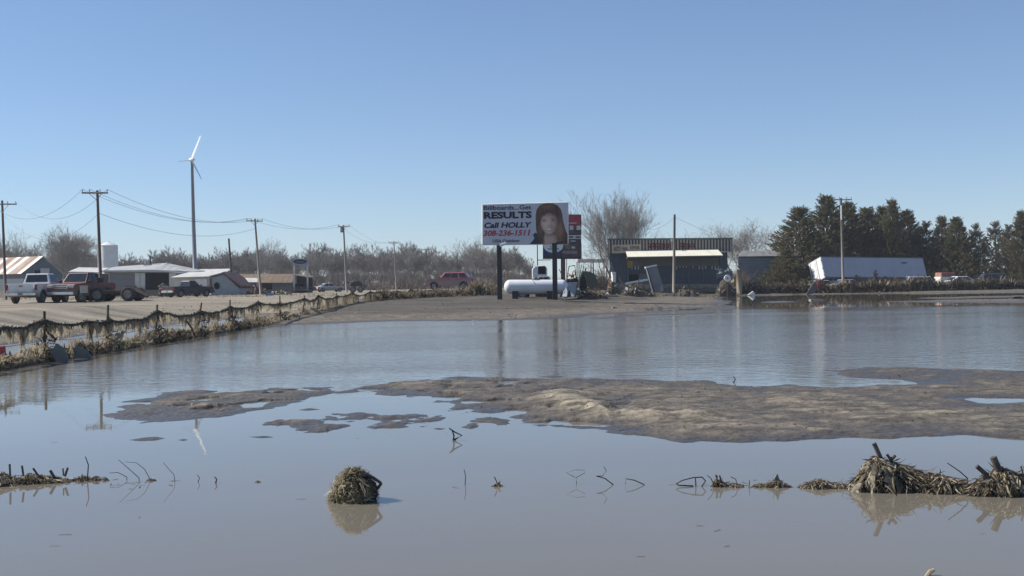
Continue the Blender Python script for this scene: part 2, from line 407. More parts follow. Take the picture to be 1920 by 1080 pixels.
def terrain(X, Y):
    X = np.asarray(X, float); Y = np.asarray(Y, float)
    d = -sdist(SHORE, X, Y)                       # positive on land
    n1 = fbm(X / 9, Y / 9, 4, 3); n2 = fbm(X / 1.3, Y / 1.3, 4, 9)
    slope = np.where(X < 14, 0.0235, 0.045)
    dd = d + n1 * 3.5 + n2 * 0.6
    z = np.where(dd > 0, np.minimum(0.75, dd * slope), np.maximum(-0.12, dd * 0.15))
    z = np.where(z > 0, z + np.minimum(z, .12) * (n2 * 0.5), z)
    # ditch and road bank on the left of the fence
    left = np.clip((-10.3 - X) / 0.6, 0, 1) * np.clip((66 - Y + 8 * n1) / 10, 0, 1)
    e = (-14.6 - X) + n1 * 1.6
    bank = np.where(e > 0, np.minimum(0.80, e * 0.17), np.maximum(-0.12, e * .2))
    bank = bank + np.where(e > 0.5, n2 * 0.08, 0)
    z = z * (1 - left) + bank * left
    # low berm of silt and wrack under the fence
    fx = np.where(Y < 58, -10.15, -10.15 + (Y - 58) ** 2 * 0.0021)
    z = np.maximum(z, -0.12 + (0.17 + n2 * 0.2) * np.exp(-((X - fx) / 0.38) ** 2) * (Y < 100))
    far = (X < -16) | (Y > 130)
    z = np.where(far, z + n1 * 0.16, z)
    z = z - 0.42 * np.clip((X - 27) / 5, 0, 1) * np.clip((z - .2) / .3, 0, 1) * np.clip((175 - Y) / 20, 0, 1) * np.clip((Y - 100) / 10, 0, 1)
    z = z + 0.14 * np.clip((Y - 70) / 8, 0, 1) * np.clip((X + 4) / 2, 0, 1) * np.clip((4.2 - X) / 1, 0, 1) * np.clip((104 - Y) / 5, 0, 1)
    z = z + 0.30 * np.clip((Y - 86) / 5, 0, 1) * np.clip((X - 3.9) / 1.2, 0, 1) * np.clip((11.0 - X) / 2, 0, 1) * np.clip((104 - Y) / 5, 0, 1)
    # sand bars in the near pond
    m = (Y < 32) & (Y > 7) & (X > -9.9)
    if m.any():
        x = X[m]; y = Y[m]
        ne = fbm(x / .6, y / .75, 5, 21); nl = fbm(x / .42, y / .55, 3, 40); nf = fbm(x / .13, y / .16, 3, 50); nb = fbm(x / 2.2, y / 2.2, 3, 60)
        b = np.full(x.shape, -0.05)
        for P in (BAR_A, BAR_B):
            s = sdist(P, x, y)
            if P is BAR_B:
                s = np.minimum(s, -sdist(POOL, x, y) + .12)
            s = s + ne * 0.95
            hb = np.where(s > 0, 0.036 * (1 - np.exp(-s / 0.45)), s * 0.12)
            ins = np.clip(s / 0.5, 0, 1)
            hb = hb + ins * (np.clip(nl + 0.04, -0.1, 1) * 0.055 + nf * 0.030 + nb * 0.04)
            hb = hb - ins * np.clip(fbm(x / .42, y / .5, 4, 91) - .06, 0, 1) * np.clip((2.0 - x) / 2, .0, 1) * .6
            b = np.maximum(b, hb)
        s = sdist(SHOALS, x, y)
        hs = np.where(s > -0.2, (fbm(x / .34, y / .42, 5, 79) + 0.032) * 0.10 - np.clip(-s + .1, 0, 1) * .08, -0.05)
        b = np.maximum(b, hs)
        for P in ISLES:
            b = np.maximum(b, np.clip(sdist(P, x, y) * 0.12 + ne * .006, -.05, 0.02))
        rd = np.full(x.shape, 9.0)
        for i in range(len(RIDGE) - 1):
            ax, ay = RIDGE[i]; bx, by = RIDGE[i + 1]; ex, ey = bx - ax, by - ay
            t = np.clip(((x - ax) * ex + (y - ay) * ey) / (ex * ex + ey * ey), 0, 1)
            rd = np.minimum(rd, np.hypot(x - ax - t * ex, (y - ay - t * ey)))
        b = b + 0.075 * np.exp(-(rd / .33) ** 2)
        z = z.copy(); z[m] = np.maximum(z[m], b)
    for P in FARBARS:
        m2 = (Y > 40) & (Y < 135) & (X > 0)
        if m2.any():
            s = sdist(P, X[m2], Y[m2]) + n2[m2] * 1.2
            z[m2] = np.maximum(z[m2], np.clip(s * 0.05, -0.1, 0.045))
    for P in STRIPS:
        m2 = (Y > 40) & (Y < 100) & (X > 2)
        if m2.any():
            s = sdist(P, X[m2], Y[m2]) + n2[m2] * 1.4
            z[m2] = np.where(s > 0, -0.03, z[m2])
    return z

def gz(x, y):
    return float(terrain(np.array([float(x)]), np.array([float(y)]))[0])

inv = np.concatenate([np.linspace(1 / 6.0, 1 / 135.0, 620), 1 / np.geomspace(137, 1500, 60)])
Yr = 1 / inv
u = np.concatenate([[-6, -4, -2.5, -1.6, -1.1, -.8], np.linspace(-.62, .62, 640), [.8, 1.1, 1.6, 2.5, 4, 6]])
UU, YY = np.meshgrid(u, Yr)
XX = np.clip(UU * YY, -1500, 1500)
ZZ = terrain(XX, YY)
nr, nc = XX.shape
me = bpy.data.meshes.new('ground')
me.vertices.add(nr * nc)
me.vertices.foreach_set('co', np.stack([XX, YY, ZZ], -1).reshape(-1).astype(np.float32))
I = (np.arange(nr - 1)[:, None] * nc + np.arange(nc - 1)[None]).reshape(-1)
q = np.stack([I, I + 1, I + nc + 1, I + nc], -1).astype(np.int32)
me.loops.add(q.size); me.loops.foreach_set('vertex_index', q.reshape(-1))
me.polygons.add(len(q)); me.polygons.foreach_set('loop_start', np.arange(0, q.size, 4, dtype=np.int32))
me.polygons.foreach_set('use_smooth', np.ones(len(q), bool))
me.update(calc_edges=True)
ground = bpy.data.objects.new('ground', me); col.objects.link(ground); ground['kind'] = 'structure'

def ground_material():
    m = bpy.data.materials.new('silt_and_mud'); m.use_nodes = True
    nt = m.node_tree; N = nt.nodes; L = nt.links; b = N['Principled BSDF']
    geo = N.new('ShaderNodeNewGeometry'); sp = N.new('ShaderNodeSeparateXYZ'); L.new(geo.outputs['Position'], sp.inputs[0])
    def noise(scale, det=5, stretch=None):
        n = N.new('ShaderNodeTexNoise'); n.inputs['Scale'].default_value = scale; n.inputs['Detail'].default_value = det
        if stretch:
            mp = N.new('ShaderNodeMapping'); mp.inputs['Scale'].default_value = stretch
            L.new(geo.outputs['Position'], mp.inputs[0]); L.new(mp.outputs[0], n.inputs['Vector'])
        else: L.new(geo.outputs['Position'], n.inputs['Vector'])
        return n
    def math_(op, a, b_=None, c=None):
        n = N.new('ShaderNodeMath'); n.operation = op
        for i, v in enumerate((a, b_, c)):
            if v is None: continue
            if isinstance(v, (int, float)): n.inputs[i].default_value = v
            else: L.new(v, n.inputs[i])
        return n.outputs[0]
    def mrange(v, a, b_, c=0, d=1):
        n = N.new('ShaderNodeMapRange'); L.new(v, n.inputs[0])
        for i, k in enumerate((a, b_, c, d)): n.inputs[i + 1].default_value = k
        return n.outputs[0]
    def mix(f, a, b_):
        n = N.new('ShaderNodeMix'); n.data_type = 'RGBA'; L.new(f, n.inputs[0])
        for k, v in ((6, a), (7, b_)):
            if isinstance(v, tuple): n.inputs[k].default_value = (*v, 1)
            else: L.new(v, n.inputs[k])
        return n.outputs[2]
    nA = noise(1.7); nB = noise(0.16, 4); nC = noise(7, 6); nS = noise(0.42, 6, (0.3, 1.5, 1))
    h = math_('ADD', sp.outputs['Z'], math_('MULTIPLY', math_('SUBTRACT', nA.outputs[0], 0.5), 0.07))
    wet = mrange(h, 0.0, 0.042); dry = mrange(math_('ADD', h, math_('MULTIPLY', math_('SUBTRACT', noise(3.4, 5, (0.8, 1.1, 1)).outputs[0], 0.5), 0.10)), 0.060, 0.100)
    bar = mix(wet, (0.055, 0.047, 0.039), (0.106, 0.090, 0.071))
    dry = math_('MULTIPLY', dry, mrange(sp.outputs['Y'], 40, 30))
    bar = mix(dry, bar, (0.27, 0.232, 0.172))
    # blotches: dark wet hollows and paler drying crusts on the bar
    nP = noise(2.6, 6, (0.75, 1.35, 1)); nQ = noise(8.5, 4, (0.8, 1.3, 1))
    pch = math_('ADD', math_('MULTIPLY', nP.outputs[0], .65), math_('MULTIPLY', nQ.outputs[0], .35))
    bar = mix(math_('MULTIPLY', mrange(pch, .50, .58), mrange(sp.outputs['Z'], .025, .055, 0, .6)), bar, (0.25, 0.213, 0.158))
    bar = mix(math_('MULTIPLY', mrange(pch, .475, .42), .8), bar, (0.062, 0.052, 0.042))
    # land: damp bank near the pond, pale dried silt on the road and yards
    damp = mix(mrange(nS.outputs[0], .38, .62), (0.046, 0.041, 0.032), (0.098, 0.083, 0.063))
    silt = mix(mrange(nS.outputs[0], .3, .66), (0.125, 0.107, 0.080), (0.29, 0.25, 0.19))
    # the yards and road left of the fence have dried pale
    west = mrange(math_('ADD', sp.outputs['X'], math_('MULTIPLY', nB.outputs[0], 3)), -8.6, -10.2)
    land = mix(west, damp, silt)
    far = mrange(sp.outputs['Y'], 110, 200)
    land = mix(far, land, silt)
    base = mix(mrange(sp.outputs['Z'], 0.13, 0.22), bar, land)
    fine = mrange(nC.outputs[0], .3, .7, .78, 1.2)
    hs = N.new('ShaderNodeHueSaturation'); L.new(fine, hs.inputs['Value']); L.new(base, hs.inputs['Color'])
    L.new(hs.outputs[0], b.inputs['Base Color'])
    rr = mrange(h, 0.0, 0.06, 0.32, 0.92)
    L.new(rr, b.inputs['Roughness']); b.inputs['Specular IOR Level'].default_value = .35
    bp = N.new('ShaderNodeBump'); bp.inputs['Distance'].default_value = 0.03
    n5 = noise(14, 6); L.new(n5.outputs[0], bp.inputs['Height']); L.new(bp.outputs[0], b.inputs['Normal'])
    return m
me.materials.append(ground_material())

# water
def water_material():
    m = bpy.data.materials.new('turbid_flood_water'); m.use_nodes = True
    nt = m.node_tree; N = nt.nodes; L = nt.links; b = N['Principled BSDF']
    geo = N.new('ShaderNodeNewGeometry'); sp = N.new('ShaderNodeSeparateXYZ'); L.new(geo.outputs['Position'], sp.inputs[0])
    def mapped(scale, st, det=3):
        mp = N.new('ShaderNodeMapping'); mp.inputs['Scale'].default_value = st
        L.new(geo.outputs['Position'], mp.inputs[0])
        n = N.new('ShaderNodeTexNoise'); n.inputs['Scale'].default_value = scale; n.inputs['Detail'].default_value = det
        L.new(mp.outputs[0], n.inputs['Vector']); return n.outputs[0]
    def mrange(v, a, b_, c=0, d=1):
        n = N.new('ShaderNodeMapRange'); n.interpolation_type = 'SMOOTHSTEP'; L.new(v, n.inputs[0])
        for i, k in enumerate((a, b_, c, d)): n.inputs[i + 1].default_value = k
        return n.outputs[0]
    def math_(op, a, b_, c=None):
        n = N.new('ShaderNodeMath'); n.operation = op
        for i, v in enumerate((a, b_, c)):
            if v is None: continue
            if isinstance(v, (int, float)): n.inputs[i].default_value = v
            else: L.new(v, n.inputs[i])
        return n.outputs[0]
    big = mapped(0.16, (0.7, 1.3, 1), 5)
    cr = N.new('ShaderNodeMix'); cr.data_type = 'RGBA'
    cr.inputs[6].default_value = (0.130, 0.115, 0.090, 1); cr.inputs[7].default_value = (0.182, 0.164, 0.132, 1)
    L.new(big, cr.inputs[0]); L.new(cr.outputs[2], b.inputs['Base Color'])
    b.inputs['IOR'].default_value = 1.33; b.inputs['Specular IOR Level'].default_value = 0.5
    yn = math_('ADD', sp.outputs['Y'], math_('MULTIPLY', big, 7))
    # wind ruffles the open middle of the pond; the lee of the far bank and the near pools lie calm
    ruff = math_('MULTIPLY', mrange(yn, 17.5, 25), mrange(math_('ADD', yn, math_('MULTIPLY', sp.outputs['X'], -0.1)), 66, 58))
    patch = mrange(mapped(0.22, (0.35, 1, 1), 3), .35, .6, .45, 1)
    ruff = math_('MULTIPLY', ruff, patch)
    west = mrange(sp.outputs['X'], -10.2, -10.6)          # the narrow ditch behind the fence
    ruff = math_('ADD', math_('MULTIPLY', ruff, math_('SUBTRACT', 1, west)), math_('MULTIPLY', west, 1.2))
    rough = math_('MULTIPLY_ADD', ruff, 0.07, 0.012)
    L.new(rough, b.inputs['Roughness'])
    w1 = mapped(3.6, (0.5, 1, 1), 3); w2 = mapped(11, (0.5, 1, 1), 3)
    hgt = math_('ADD', math_('MULTIPLY', w1, 0.7), math_('MULTIPLY', w2, 0.3))
    bp = N.new('ShaderNodeBump')
    L.new(math_('MULTIPLY_ADD', ruff, 0.032, 0.00045), bp.inputs['Distance'])
    L.new(hgt, bp.inputs['Height']); L.new(bp.outputs[0], b.inputs['Normal'])
    return m
hz = MB().box((0, 735, 23.5), (3060, 1590, 51)).build('haze', None, kind='stuff')
hm = bpy.data.materials.new('thin_air'); hm.use_nodes = True
hn = hm.node_tree; hn.nodes.remove(hn.nodes['Principled BSDF'])
pv = hn.nodes.new('ShaderNodeVolumePrincipled'); pv.inputs['Density'].default_value = 0.00028
pv.inputs['Color'].default_value = (0.80, 0.86, 0.95, 1)
hn.links.new(pv.outputs[0], hn.nodes['Material Output'].inputs['Volume'])
hz.data.materials.append(hm)
wm = MB(); wm.add([(-70, -58, 0), (150, -58, 0), (150, 128, 0), (-70, 128, 0)], [(0, 1, 2, 3)])
water = wm.build('water', water_material(), kind='structure')
# ------------------------------------------------------------------ builders
def quad_pt(Q, u_, v_):
    a = Q[0].lerp(Q[1], u_); b = Q[3].lerp(Q[2], u_)
    return a.lerp(b, v_)

def panel_on(Q, u0, u1, v0, v1, off=0.012, th=0.01, skew=0.0):
    "thin plate lying proud on the quad Q (corners bottom-left, bottom-right, top-right, top-left seen from outside)"
    Q = [Vector(p) for p in Q]
    n = (Q[1] - Q[0]).cross(Q[3] - Q[0]).normalized()
    pts = [quad_pt(Q, u0, v0), quad_pt(Q, u1, v0), quad_pt(Q, u1 - skew, v1), quad_pt(Q, u0 + skew, v1)]
    return MB().slab([p + n * (off - th) for p in pts], n * th)

_wheel = {}
def wheel(parent, x, y, r, w=0.24, dual=False):
    k = (round(r, 2), round(w, 2))
    if k not in _wheel:
        t = MB(); t.lathe([(r * .62, -w / 2), (r * .93, -w / 2), (r, -w * .35), (r, w * .35), (r * .93, w / 2), (r * .62, w / 2), (r * .62, -w / 2)], 22)
        d = MB(); d.lathe([(0.001, w * .30), (r * .22, w * .33), (r * .3, w * .2), (r * .5, w * .25), (r * .63, w * .47), (r * .63, -w * .45), (0.001, -w * .4)], 18)
        for q in range(6):
            a = q * math.pi / 3
            d.box((r * .42 * math.cos(a), r * .42 * math.sin(a), w * .3), (r * .34, r * .10, .03), Matrix.Rotation(a, 3, 'Z'))
        _wheel[k] = (t.mesh('tyre', M['tyre'], True), d.mesh('rim', M['rim'], False))
    s = 1 if y > 0 else -1
    o = inst('wheel', _wheel[k][0], parent, (x, y, r), (R(-90) * s, 0, 0))
    inst('rim', _wheel[k][1], o)
    return o

def vehicle(name, label, cat, loc, rz, paint, style='pickup', g_=None, L=5.7, W=2.0, H=1.9, wr=0.40, group=None, tilt=(0, 0), chrome_front=False, plate=True, trim='chrome'):
    T = thing(name, label, cat, loc, rz, group)
    T.rotation_euler = (tilt[0], tilt[1], rz)
    h = L / 2
    belt = H * 0.655; hood = H * (0.64 if style != 'sedan' else 0.62); sill = wr * 1.1
    fa = h * 0.64; ra = -h * 0.62 if style == 'pickup' else -h * .60
    if style == 'pickup': g = (-h * .20, h * .37, -h * .14, h * .14)
    elif style == 'suv': g = (-h * .93, h * .37, -h * .80, h * .14)
    else: g = (-h * .78, h * .42, -h * .42, h * .08)
    if g_: g = tuple(v * h for v in g_)
    bedtop = belt * (0.78 if style == 'pickup' else 1.0)
    if style == 'sedan': bedtop = belt * .99
    pts = [(-h * .97, sill + .12), (-h * .9, sill)]
    def arch(cx):
        return [(cx + wr * 1.22 * math.cos(a), wr * 1.0 + wr * 1.22 * math.sin(a)) for a in [math.pi * (1 - k / 8) for k in range(9)]]
    pts += arch(ra) + arch(fa)
    pts += [(h * .9, sill), (h * .97, sill + .12), (h * .985, hood * .80), (h * .94, hood * .95), (g[1], hood * 1.03), (g[1], belt), (g[0], belt), (g[0], bedtop), (-h * .98, bedtop)]
    MB().slab([(x, -W / 2, z) for x, z in pts], (0, W, 0)).build('body', paint, T, bevel=0.045)
    if style == 'pickup':
        MB().slab([(-h * .98, -W / 2, bedtop), (g[0] - .02, -W / 2, bedtop), (g[0] - .02, -W / 2, belt), (-h * .98, -W / 2, belt)], (0, .07, 0)).slab([(-h * .98, W / 2 - .07, bedtop), (g[0] - .02, W / 2 - .07, bedtop), (g[0] - .02, W / 2 - .07, belt), (-h * .98, W / 2 - .07, belt)], (0, .07, 0)).build('bed_side', paint, T, bevel=.015)
        tg = MB().box((-h * .985, 0, (sill + .2 + belt) / 2), (.06, W * .80, belt - sill - .2)).build('tailgate', paint, T, bevel=.015)
        MB().box((-h * .985 - .045, 0, belt - .16), (.03, .22, .06)).build('handle', M['black'], tg)
    wi = W * .46; wt = W * .37
    B = [(g[0], -wi, belt), (g[1], -wi, belt), (g[1], wi, belt), (g[0], wi, belt)]
    Tt = [(g[2], -wt, H), (g[3], -wt, H), (g[3], wt, H), (g[2], wt, H)]
    MB().hexa(B, Tt).build('cab', paint, T, bevel=0.05)
    B = [Vector(p) for p in B]; Tt = [Vector(p) for p in Tt]
    panel_on([B[1], B[2], Tt[2], Tt[1]], .06, .94, .10, .90, .016).build('windshield', M['glass'], T)
    panel_on([B[3], B[0], Tt[0], Tt[3]], .08, .92, .16, .86, .016).build('rear_window', M['glass'], T)
    cuts = {'pickup': [(.10, .44), (.50, .90)], 'suv': [(.04, .30), (.35, .60), (.64, .93)], 'sedan': [(.16, .47), (.51, .90)]}[style]
    for sgn, Q in ((-1, [B[0], B[1], Tt[1], Tt[0]]), (1, [B[2], B[3], Tt[3], Tt[2]])):
        for c in cuts:
            u0, u1 = c if sgn < 0 else (1 - c[1], 1 - c[0])
            panel_on(Q, u0, u1, .12, .86, .016).build('side_window', M['glass'], T)
        for c in cuts[-2:]:
            x0 = g[0] + (g[1] - g[0]) * (c[0] - .02); x1 = g[0] + (g[1] - g[0]) * (c[1] + .02)
            dr = MB().box(((x0 + x1) / 2, sgn * (W / 2 + .004), (sill + .1 + belt) / 2), (x1 - x0, .012, belt - sill - .14)).build('door', paint, T)
            MB().box((x0 + .14, sgn * (W / 2 + .03), belt - .14), (.18, .03, .035)).build('handle', M['black'], dr)
        MB().box((g[1] - .12, sgn * (W / 2 + .10), belt + .10), (.11, .20, .17)).build('mirror', M['black'], T, bevel=.03)
        MB().box((-h * .97, sgn * (W / 2 - .05), belt - .25), (.12, .14, .38)).build('tail_light', M['lampred'], T, bevel=.01)
        MB().box((h * .965, sgn * (W / 2 - .22), hood * .84), (.10, .36, .20)).build('headlight', M['lampclear'], T, bevel=.02)
    gr = MB().box((h * .985, 0, hood * .83), (.05, W * .52, .26)).build('grille', M[trim] if chrome_front else M['black'], T, bevel=.01)
    for k in (-.06, .06):
        MB().box((h * .985 + .03, 0, hood * .83 + k), (.02, W * .46, .06)).build('slot', M['black'], gr)
    MB().box((h * 1.0, 0, sill + .13), (.20, W * .98, .22)).build('front_bumper', M[trim] if chrome_front else paint, T, bevel=.05)
    MB().box((-h * 1.0, 0, sill + .16), (.18, W * .98, .20)).build('rear_bumper', M[trim] if style == 'pickup' else paint, T, bevel=.04)
    if plate:
        MB().box((-h * 1.0 - .10, 0, sill + .17), (.012, .32, .15)).build('licence_plate', M['offwhite'], T)
    for x in (ra, fa):
        for s_ in (-1, 1): wheel(T, x, s_ * (W / 2 - .14), wr)
    MB().box((0, 0, sill + .05), (L * .86, W * .6, .18)).build('chassis', M['black'], T)
    return T

def pole(label, top, base, D, arm=None, group='utility poles', r=0.14, m='pole', name='utility_pole', light=None, brace=True, cat='utility pole', arm_ang=0.0):
    P1 = at(*top, D); P0 = at(*base, D); P0.z = gz(P0.x, D) - 0.05
    T = thing(name, label, cat, P0, 0, group)
    v = P1 - P0
    MB().tube([(0, 0, 0), v * .5, v], [r, r * .86, r * .68], 10).build('pole_shaft', M[m], T, smooth=True)
    ends = []
    if arm:
        l, rr, py = arm
        A = at(l, py, D) - P0; Bq = at(rr, py, D) - P0
        c = (A + Bq) / 2; hlf = (Bq - A) / 2
        dv = Vector((hlf.x * math.cos(arm_ang), hlf.x * math.sin(arm_ang), hlf.z))
        A = c - dv; Bq = c + dv
        off = Vector((0, -r - .06, 0))
        MB().tube([A + off, Bq + off], .065, 4).build('crossarm', M[m], T)
        ln = (Bq - A).length
        ax = (v * (c.z / v.z)) if v.z else c
        if brace:
            for q in (.25, .75):
                p = A.lerp(Bq, q) + off
                MB().tube([p, Vector((ax.x, -r, ax.z - ln * .28))], .02, 4).build('brace', M['black'], T)
        for q in (.03, .3, .7, .97) if ln > 1.6 else (.05, .95):
            p = A.lerp(Bq, q) + off
            MB().lathe([(0.001, .20), (.035, .19), (.05, .12), (.03, .08), (.045, .02), (.02, 0), (.02, -.02)], 8, (p.x, p.y, p.z + .08)).build('insulator', M['insul'], T)
            ends.append(P0 + p + Vector((0, 0, .28)))
    T['_'] = 0; del T['_']
    return T, P0, P0 + v, ends

def wire(a, b, sag, label, group='overhead power wires', r=0.013):
    a = Vector(a); b = Vector(b)
    pts = [(a.lerp(b, t / 16) - Vector((0, 0, 4 * sag * (t / 16) * (1 - t / 16)))) - a for t in range(17)]
    o = MB().tube(pts, r, 4).build('power_wire', M['wire'])
    o.location = a
    tag(o, label, 'power line', group)
    return o

# ---- trees
def bare_tree(seed, H, spread, stems=1, levels=3, twig=10, fan=0.7, tw=0.02, trunk_r=None, up=0.35, lean=0.0):
    rr = random.Random(seed)
    tr = MB(); cr = MB()
    trunk_r = trunk_r or H * 0.022
    def rv(a): return Vector((rr.uniform(-a, a), rr.uniform(-a, a), rr.uniform(-a, a)))
    def grow(p, d, ln, r, lv, mb):
        n = 4 if lv < 2 else 3
        pts = [p]; dd = d.copy()
        for k in range(n):
            dd = (dd + rv(.13) + Vector((0, 0, up * .22))).normalized()
            pts.append(pts[-1] + dd * ln / n)
        rs = [r * (1 - .62 * k / n) for k in range(n + 1)]
        mb.tube(pts, rs, 6 if lv == 0 else (4 if lv == 1 else 3), cap=False)
        if lv >= levels:
            for k in range(twig):
                t = rr.uniform(.15, 1) * n; i = min(int(t), n - 1)
                q = pts[i].lerp(pts[i + 1], t - i)
                e = (dd * .8 + rv(.75) + Vector((0, 0, up))).normalized()
                s = H * rr.uniform(.035, .085)
                cr.tri(q, e * s, tw * rr.uniform(.7, 1.3))
                e2 = (e + rv(.6)).normalized()
                cr.tri(q + e * s * .45, e2 * s * .65, tw * .8)
            return
        nb = rr.randint(5, 7) if lv == 0 else rr.randint(4, 6)
        for k in range(nb):
            t = (.28 + .72 * (k + rr.random() * .6) / nb) * n if lv else (.42 + .58 * (k + rr.random() * .5) / nb) * n
            t = min(t, n - .01); i = int(t)
            q = pts[i].lerp(pts[i + 1], t - i)
            az = k * 2.4 + rr.uniform(-.5, .5)
            a = dd.cross(Vector((math.cos(az), math.sin(az), .1))).normalized()
            e = (dd * (1 - fan * .45) + a * fan * rr.uniform(.55, 1.0) + Vector((0, 0, up * .4))).normalized()
            grow(q, e, ln * rr.uniform(.5, .74) * (1.0 if lv else spread), max(rs[i] * .55, H * .0012), lv + 1, cr)
    for s in range(stems):
        az = s * 2.399 + seed
        d0 = Vector((math.cos(az) * (.0 if stems == 1 else .42) + lean, math.sin(az) * (.0 if stems == 1 else .3), 1)).normalized()
        grow(Vector((0, 0, 0)), d0, H * (.52 if stems == 1 else .62), trunk_r * (1 if stems == 1 else .6), 0, tr)
    zmax = max(v[2] for v in cr.v)
    k = H / zmax
    for mb in (tr, cr): mb.v = [(v[0] * k, v[1] * k, v[2] * k) for v in mb.v]
    return tr, cr

def cedar_tree(seed, H, rad, n=620, spires=3, dens=13, leaf=0.34):
    rr = random.Random(seed)
    tr = MB().tube([(0, 0, 0), (0, 0, H * .5), (0, 0, H * .93)], [H * .02, H * .013, H * .003], 6)
    cr = MB()
    tips = [(0, 0, H)] + [(rr.uniform(-.55, .55) * rad, rr.uniform(-.4, .4) * rad, H * rr.uniform(.66, .92)) for _ in range(spires)]
    for k in range(n):
        tx, ty, th = tips[0] if rr.random() < .55 else rr.choice(tips)
        hh = rr.random() ** 1.25
        z = th * (.05 + .95 * hh)
        prof = (1 - hh) ** 1.0 * (1 if (tx, ty) == (0, 0) else .62)
        az = rr.uniform(0, 2 * math.pi)
        lump = 1 + .28 * math.sin(az * 3 + hh * 11 + seed) + .16 * math.sin(az * 7 + hh * 23)
        ro = rad * prof * lump * math.sqrt(rr.uniform(.18, 1)) + .04
        c = Vector((tx * (.3 + .7 * hh) + ro * math.cos(az), ty * (.3 + .7 * hh) + ro * math.sin(az), z))
        out = Vector((math.cos(az), math.sin(az), rr.uniform(.35, 1.3))).normalized()
        L_ = H * rr.uniform(.035, .075) * (1.25 if rr.random() < .12 else 1)
        cr.tube([c - out * L_ * .6, c + out * L_], [.02, .005], 3, cap=False)
        for j in range(dens):
            t = rr.uniform(-.6, 1)
            e = (out * .9 + Vector((rr.uniform(-1, 1), rr.uniform(-1, 1), rr.uniform(-.6, .9))) * .75).normalized()
            s = leaf * rr.uniform(.5, 1.1) * (1 - .25 * t)
            cr.tri(c + out * L_ * t, e * s, s * .36)
    return tr, cr

def place_tree(meshes, loc, rz, s, label, cat='tree', group=None, name='bare_tree', m=('bark', 'twig')):
    T = thing(name, label, cat, loc, rz, group)
    T.scale = (s, s, s) if not isinstance(s, tuple) else s
    inst('trunk', meshes[0], T); inst('crown', meshes[1], T)
    return T

def mesh_pair(pair, mt, mc, nm='tree'):
    return pair[0].mesh(nm + '_trunk', M[mt]), pair[1].mesh(nm + '_crown', M[mc])

# ------------------------------------------------------------------ far tree belt
BT = []
for sd, H, sp, st in ((1, 9, 1.0, 1), (2, 9, 1.15, 2), (3, 8, .9, 1), (4, 8.5, 1.1, 3), (5, 9, 1.0, 2), (6, 7, 1.2, 2)):
    BT.append((H, mesh_pair(bare_tree(sd, H, sp, st, 3, 26, tw=.045), 'bark', 'twig' if sd % 2 else 'twigred')))
belt = [(-60, 455), (-20, 458), (60, 470), (230, 487), (240, 480), (300, 473), (330, 466), (370, 470), (405, 467), (440, 480), (470, 462), (520, 472), (560, 474), (600, 461), (640, 478), (680, 466), (720, 464), (770, 453), (810, 470), (850, 476), (880, 462), (920, 462), (960, 468), (1000, 492)]
bx = [b[0] for b in belt]; by = [b[1] for b in belt]
rb = random.Random(11)
k = 0
px = -50
while px < 1000:
    D = rb.uniform(325, 385)
    top = float(np.interp(px, bx, by)) + rb.uniform(-16, 10)
    s = F / D
    p = at(px, top, D); p.z = 0
    g_ = gz(p.x, D)
    Hh = at(px, top, D).z - g_
    H0, mm = BT[k % 6]
    p.z = g_ - .1
    sx = Hh / H0
    place_tree(mm, p, rb.uniform(0, 6), (sx * rb.uniform(1.0, 1.25), sx * 1.1, sx), 'bare grey-brown tree in the dense tree belt behind the yards', group='bare trees in the far belt')
    k += 1
    px += rb.uniform(9, 17)
# second, lower row in front fills the foot of the belt
px = 430
while px < 985:
    D = rb.uniform(285, 320)
    Hh = rb.uniform(4.0, 6.3)
    p = at(px, 540, D); p.z = gz(p.x, D) - .1
    H0, mm = BT[(k * 5 + 1) % 6]
    sx = Hh / H0
    place_tree(mm, p, rb.uniform(0, 6), (sx * 1.3, sx * 1.3, sx), 'low reddish-brown scrub tree at the foot of the far tree belt', group='scrub trees before the belt')
    k += 1
    px += rb.uniform(9, 15)

def solo(px, top, D, seed, sp, st, label, wid=1.0, m=('bark', 'twig'), lv=3, tw=.02, twig=12, fan=.7, up=.35, name='bare_tree', base_px=None, lean=0):
    p1 = at(px, top, D); bp_ = base_px if base_px is not None else px
    p = at(bp_, 540, D); p.z = gz(p.x, D) - .1
    H = p1.z - p.z
    mp_ = mesh_pair(bare_tree(seed, H, sp, st, lv, twig, fan, tw, up=up, lean=lean), m[0], m[1])
    return place_tree(mp_, p, 0, (wid, wid, 1), label, name=name)

solo(122, 410, 255, 31, 1.15, 2, 'large bare tree rising behind the rusty-roofed barn gable', 1.15, tw=.035, twig=16, lv=4)
solo(28, 424, 250, 35, 1.0, 2, 'bare tree behind the barn roof at the left edge', 1.0, tw=.035, twig=14)
solo(172, 448, 270, 36, .9, 2, 'lower bare tree just left of the white silo', 1.1, tw=.035, twig=14)
solo(490, 440, 300, 37, .9, 2, 'pale feathery bare tree above the brown roof', .9, tw=.035, twig=11)
solo(598, 458, 300, 38, .9, 2, 'round bushy bare tree right of the oval sign', 1.0, tw=.04, twig=16)
solo(772, 448, 310, 39, .9, 1, 'tall narrow bare tree between the two far utility poles', .9, tw=.04, twig=14)
solo(893, 434, 255, 40, 1.1, 2, 'broad bare tree behind the left side of the billboard', 1.3, tw=.034, twig=16)
solo(940, 468, 240, 41, .9, 2, 'dark thick bare tree under the billboard, right of its left post', 1.0, m=('bark', 'twigred'), tw=.04, twig=18)
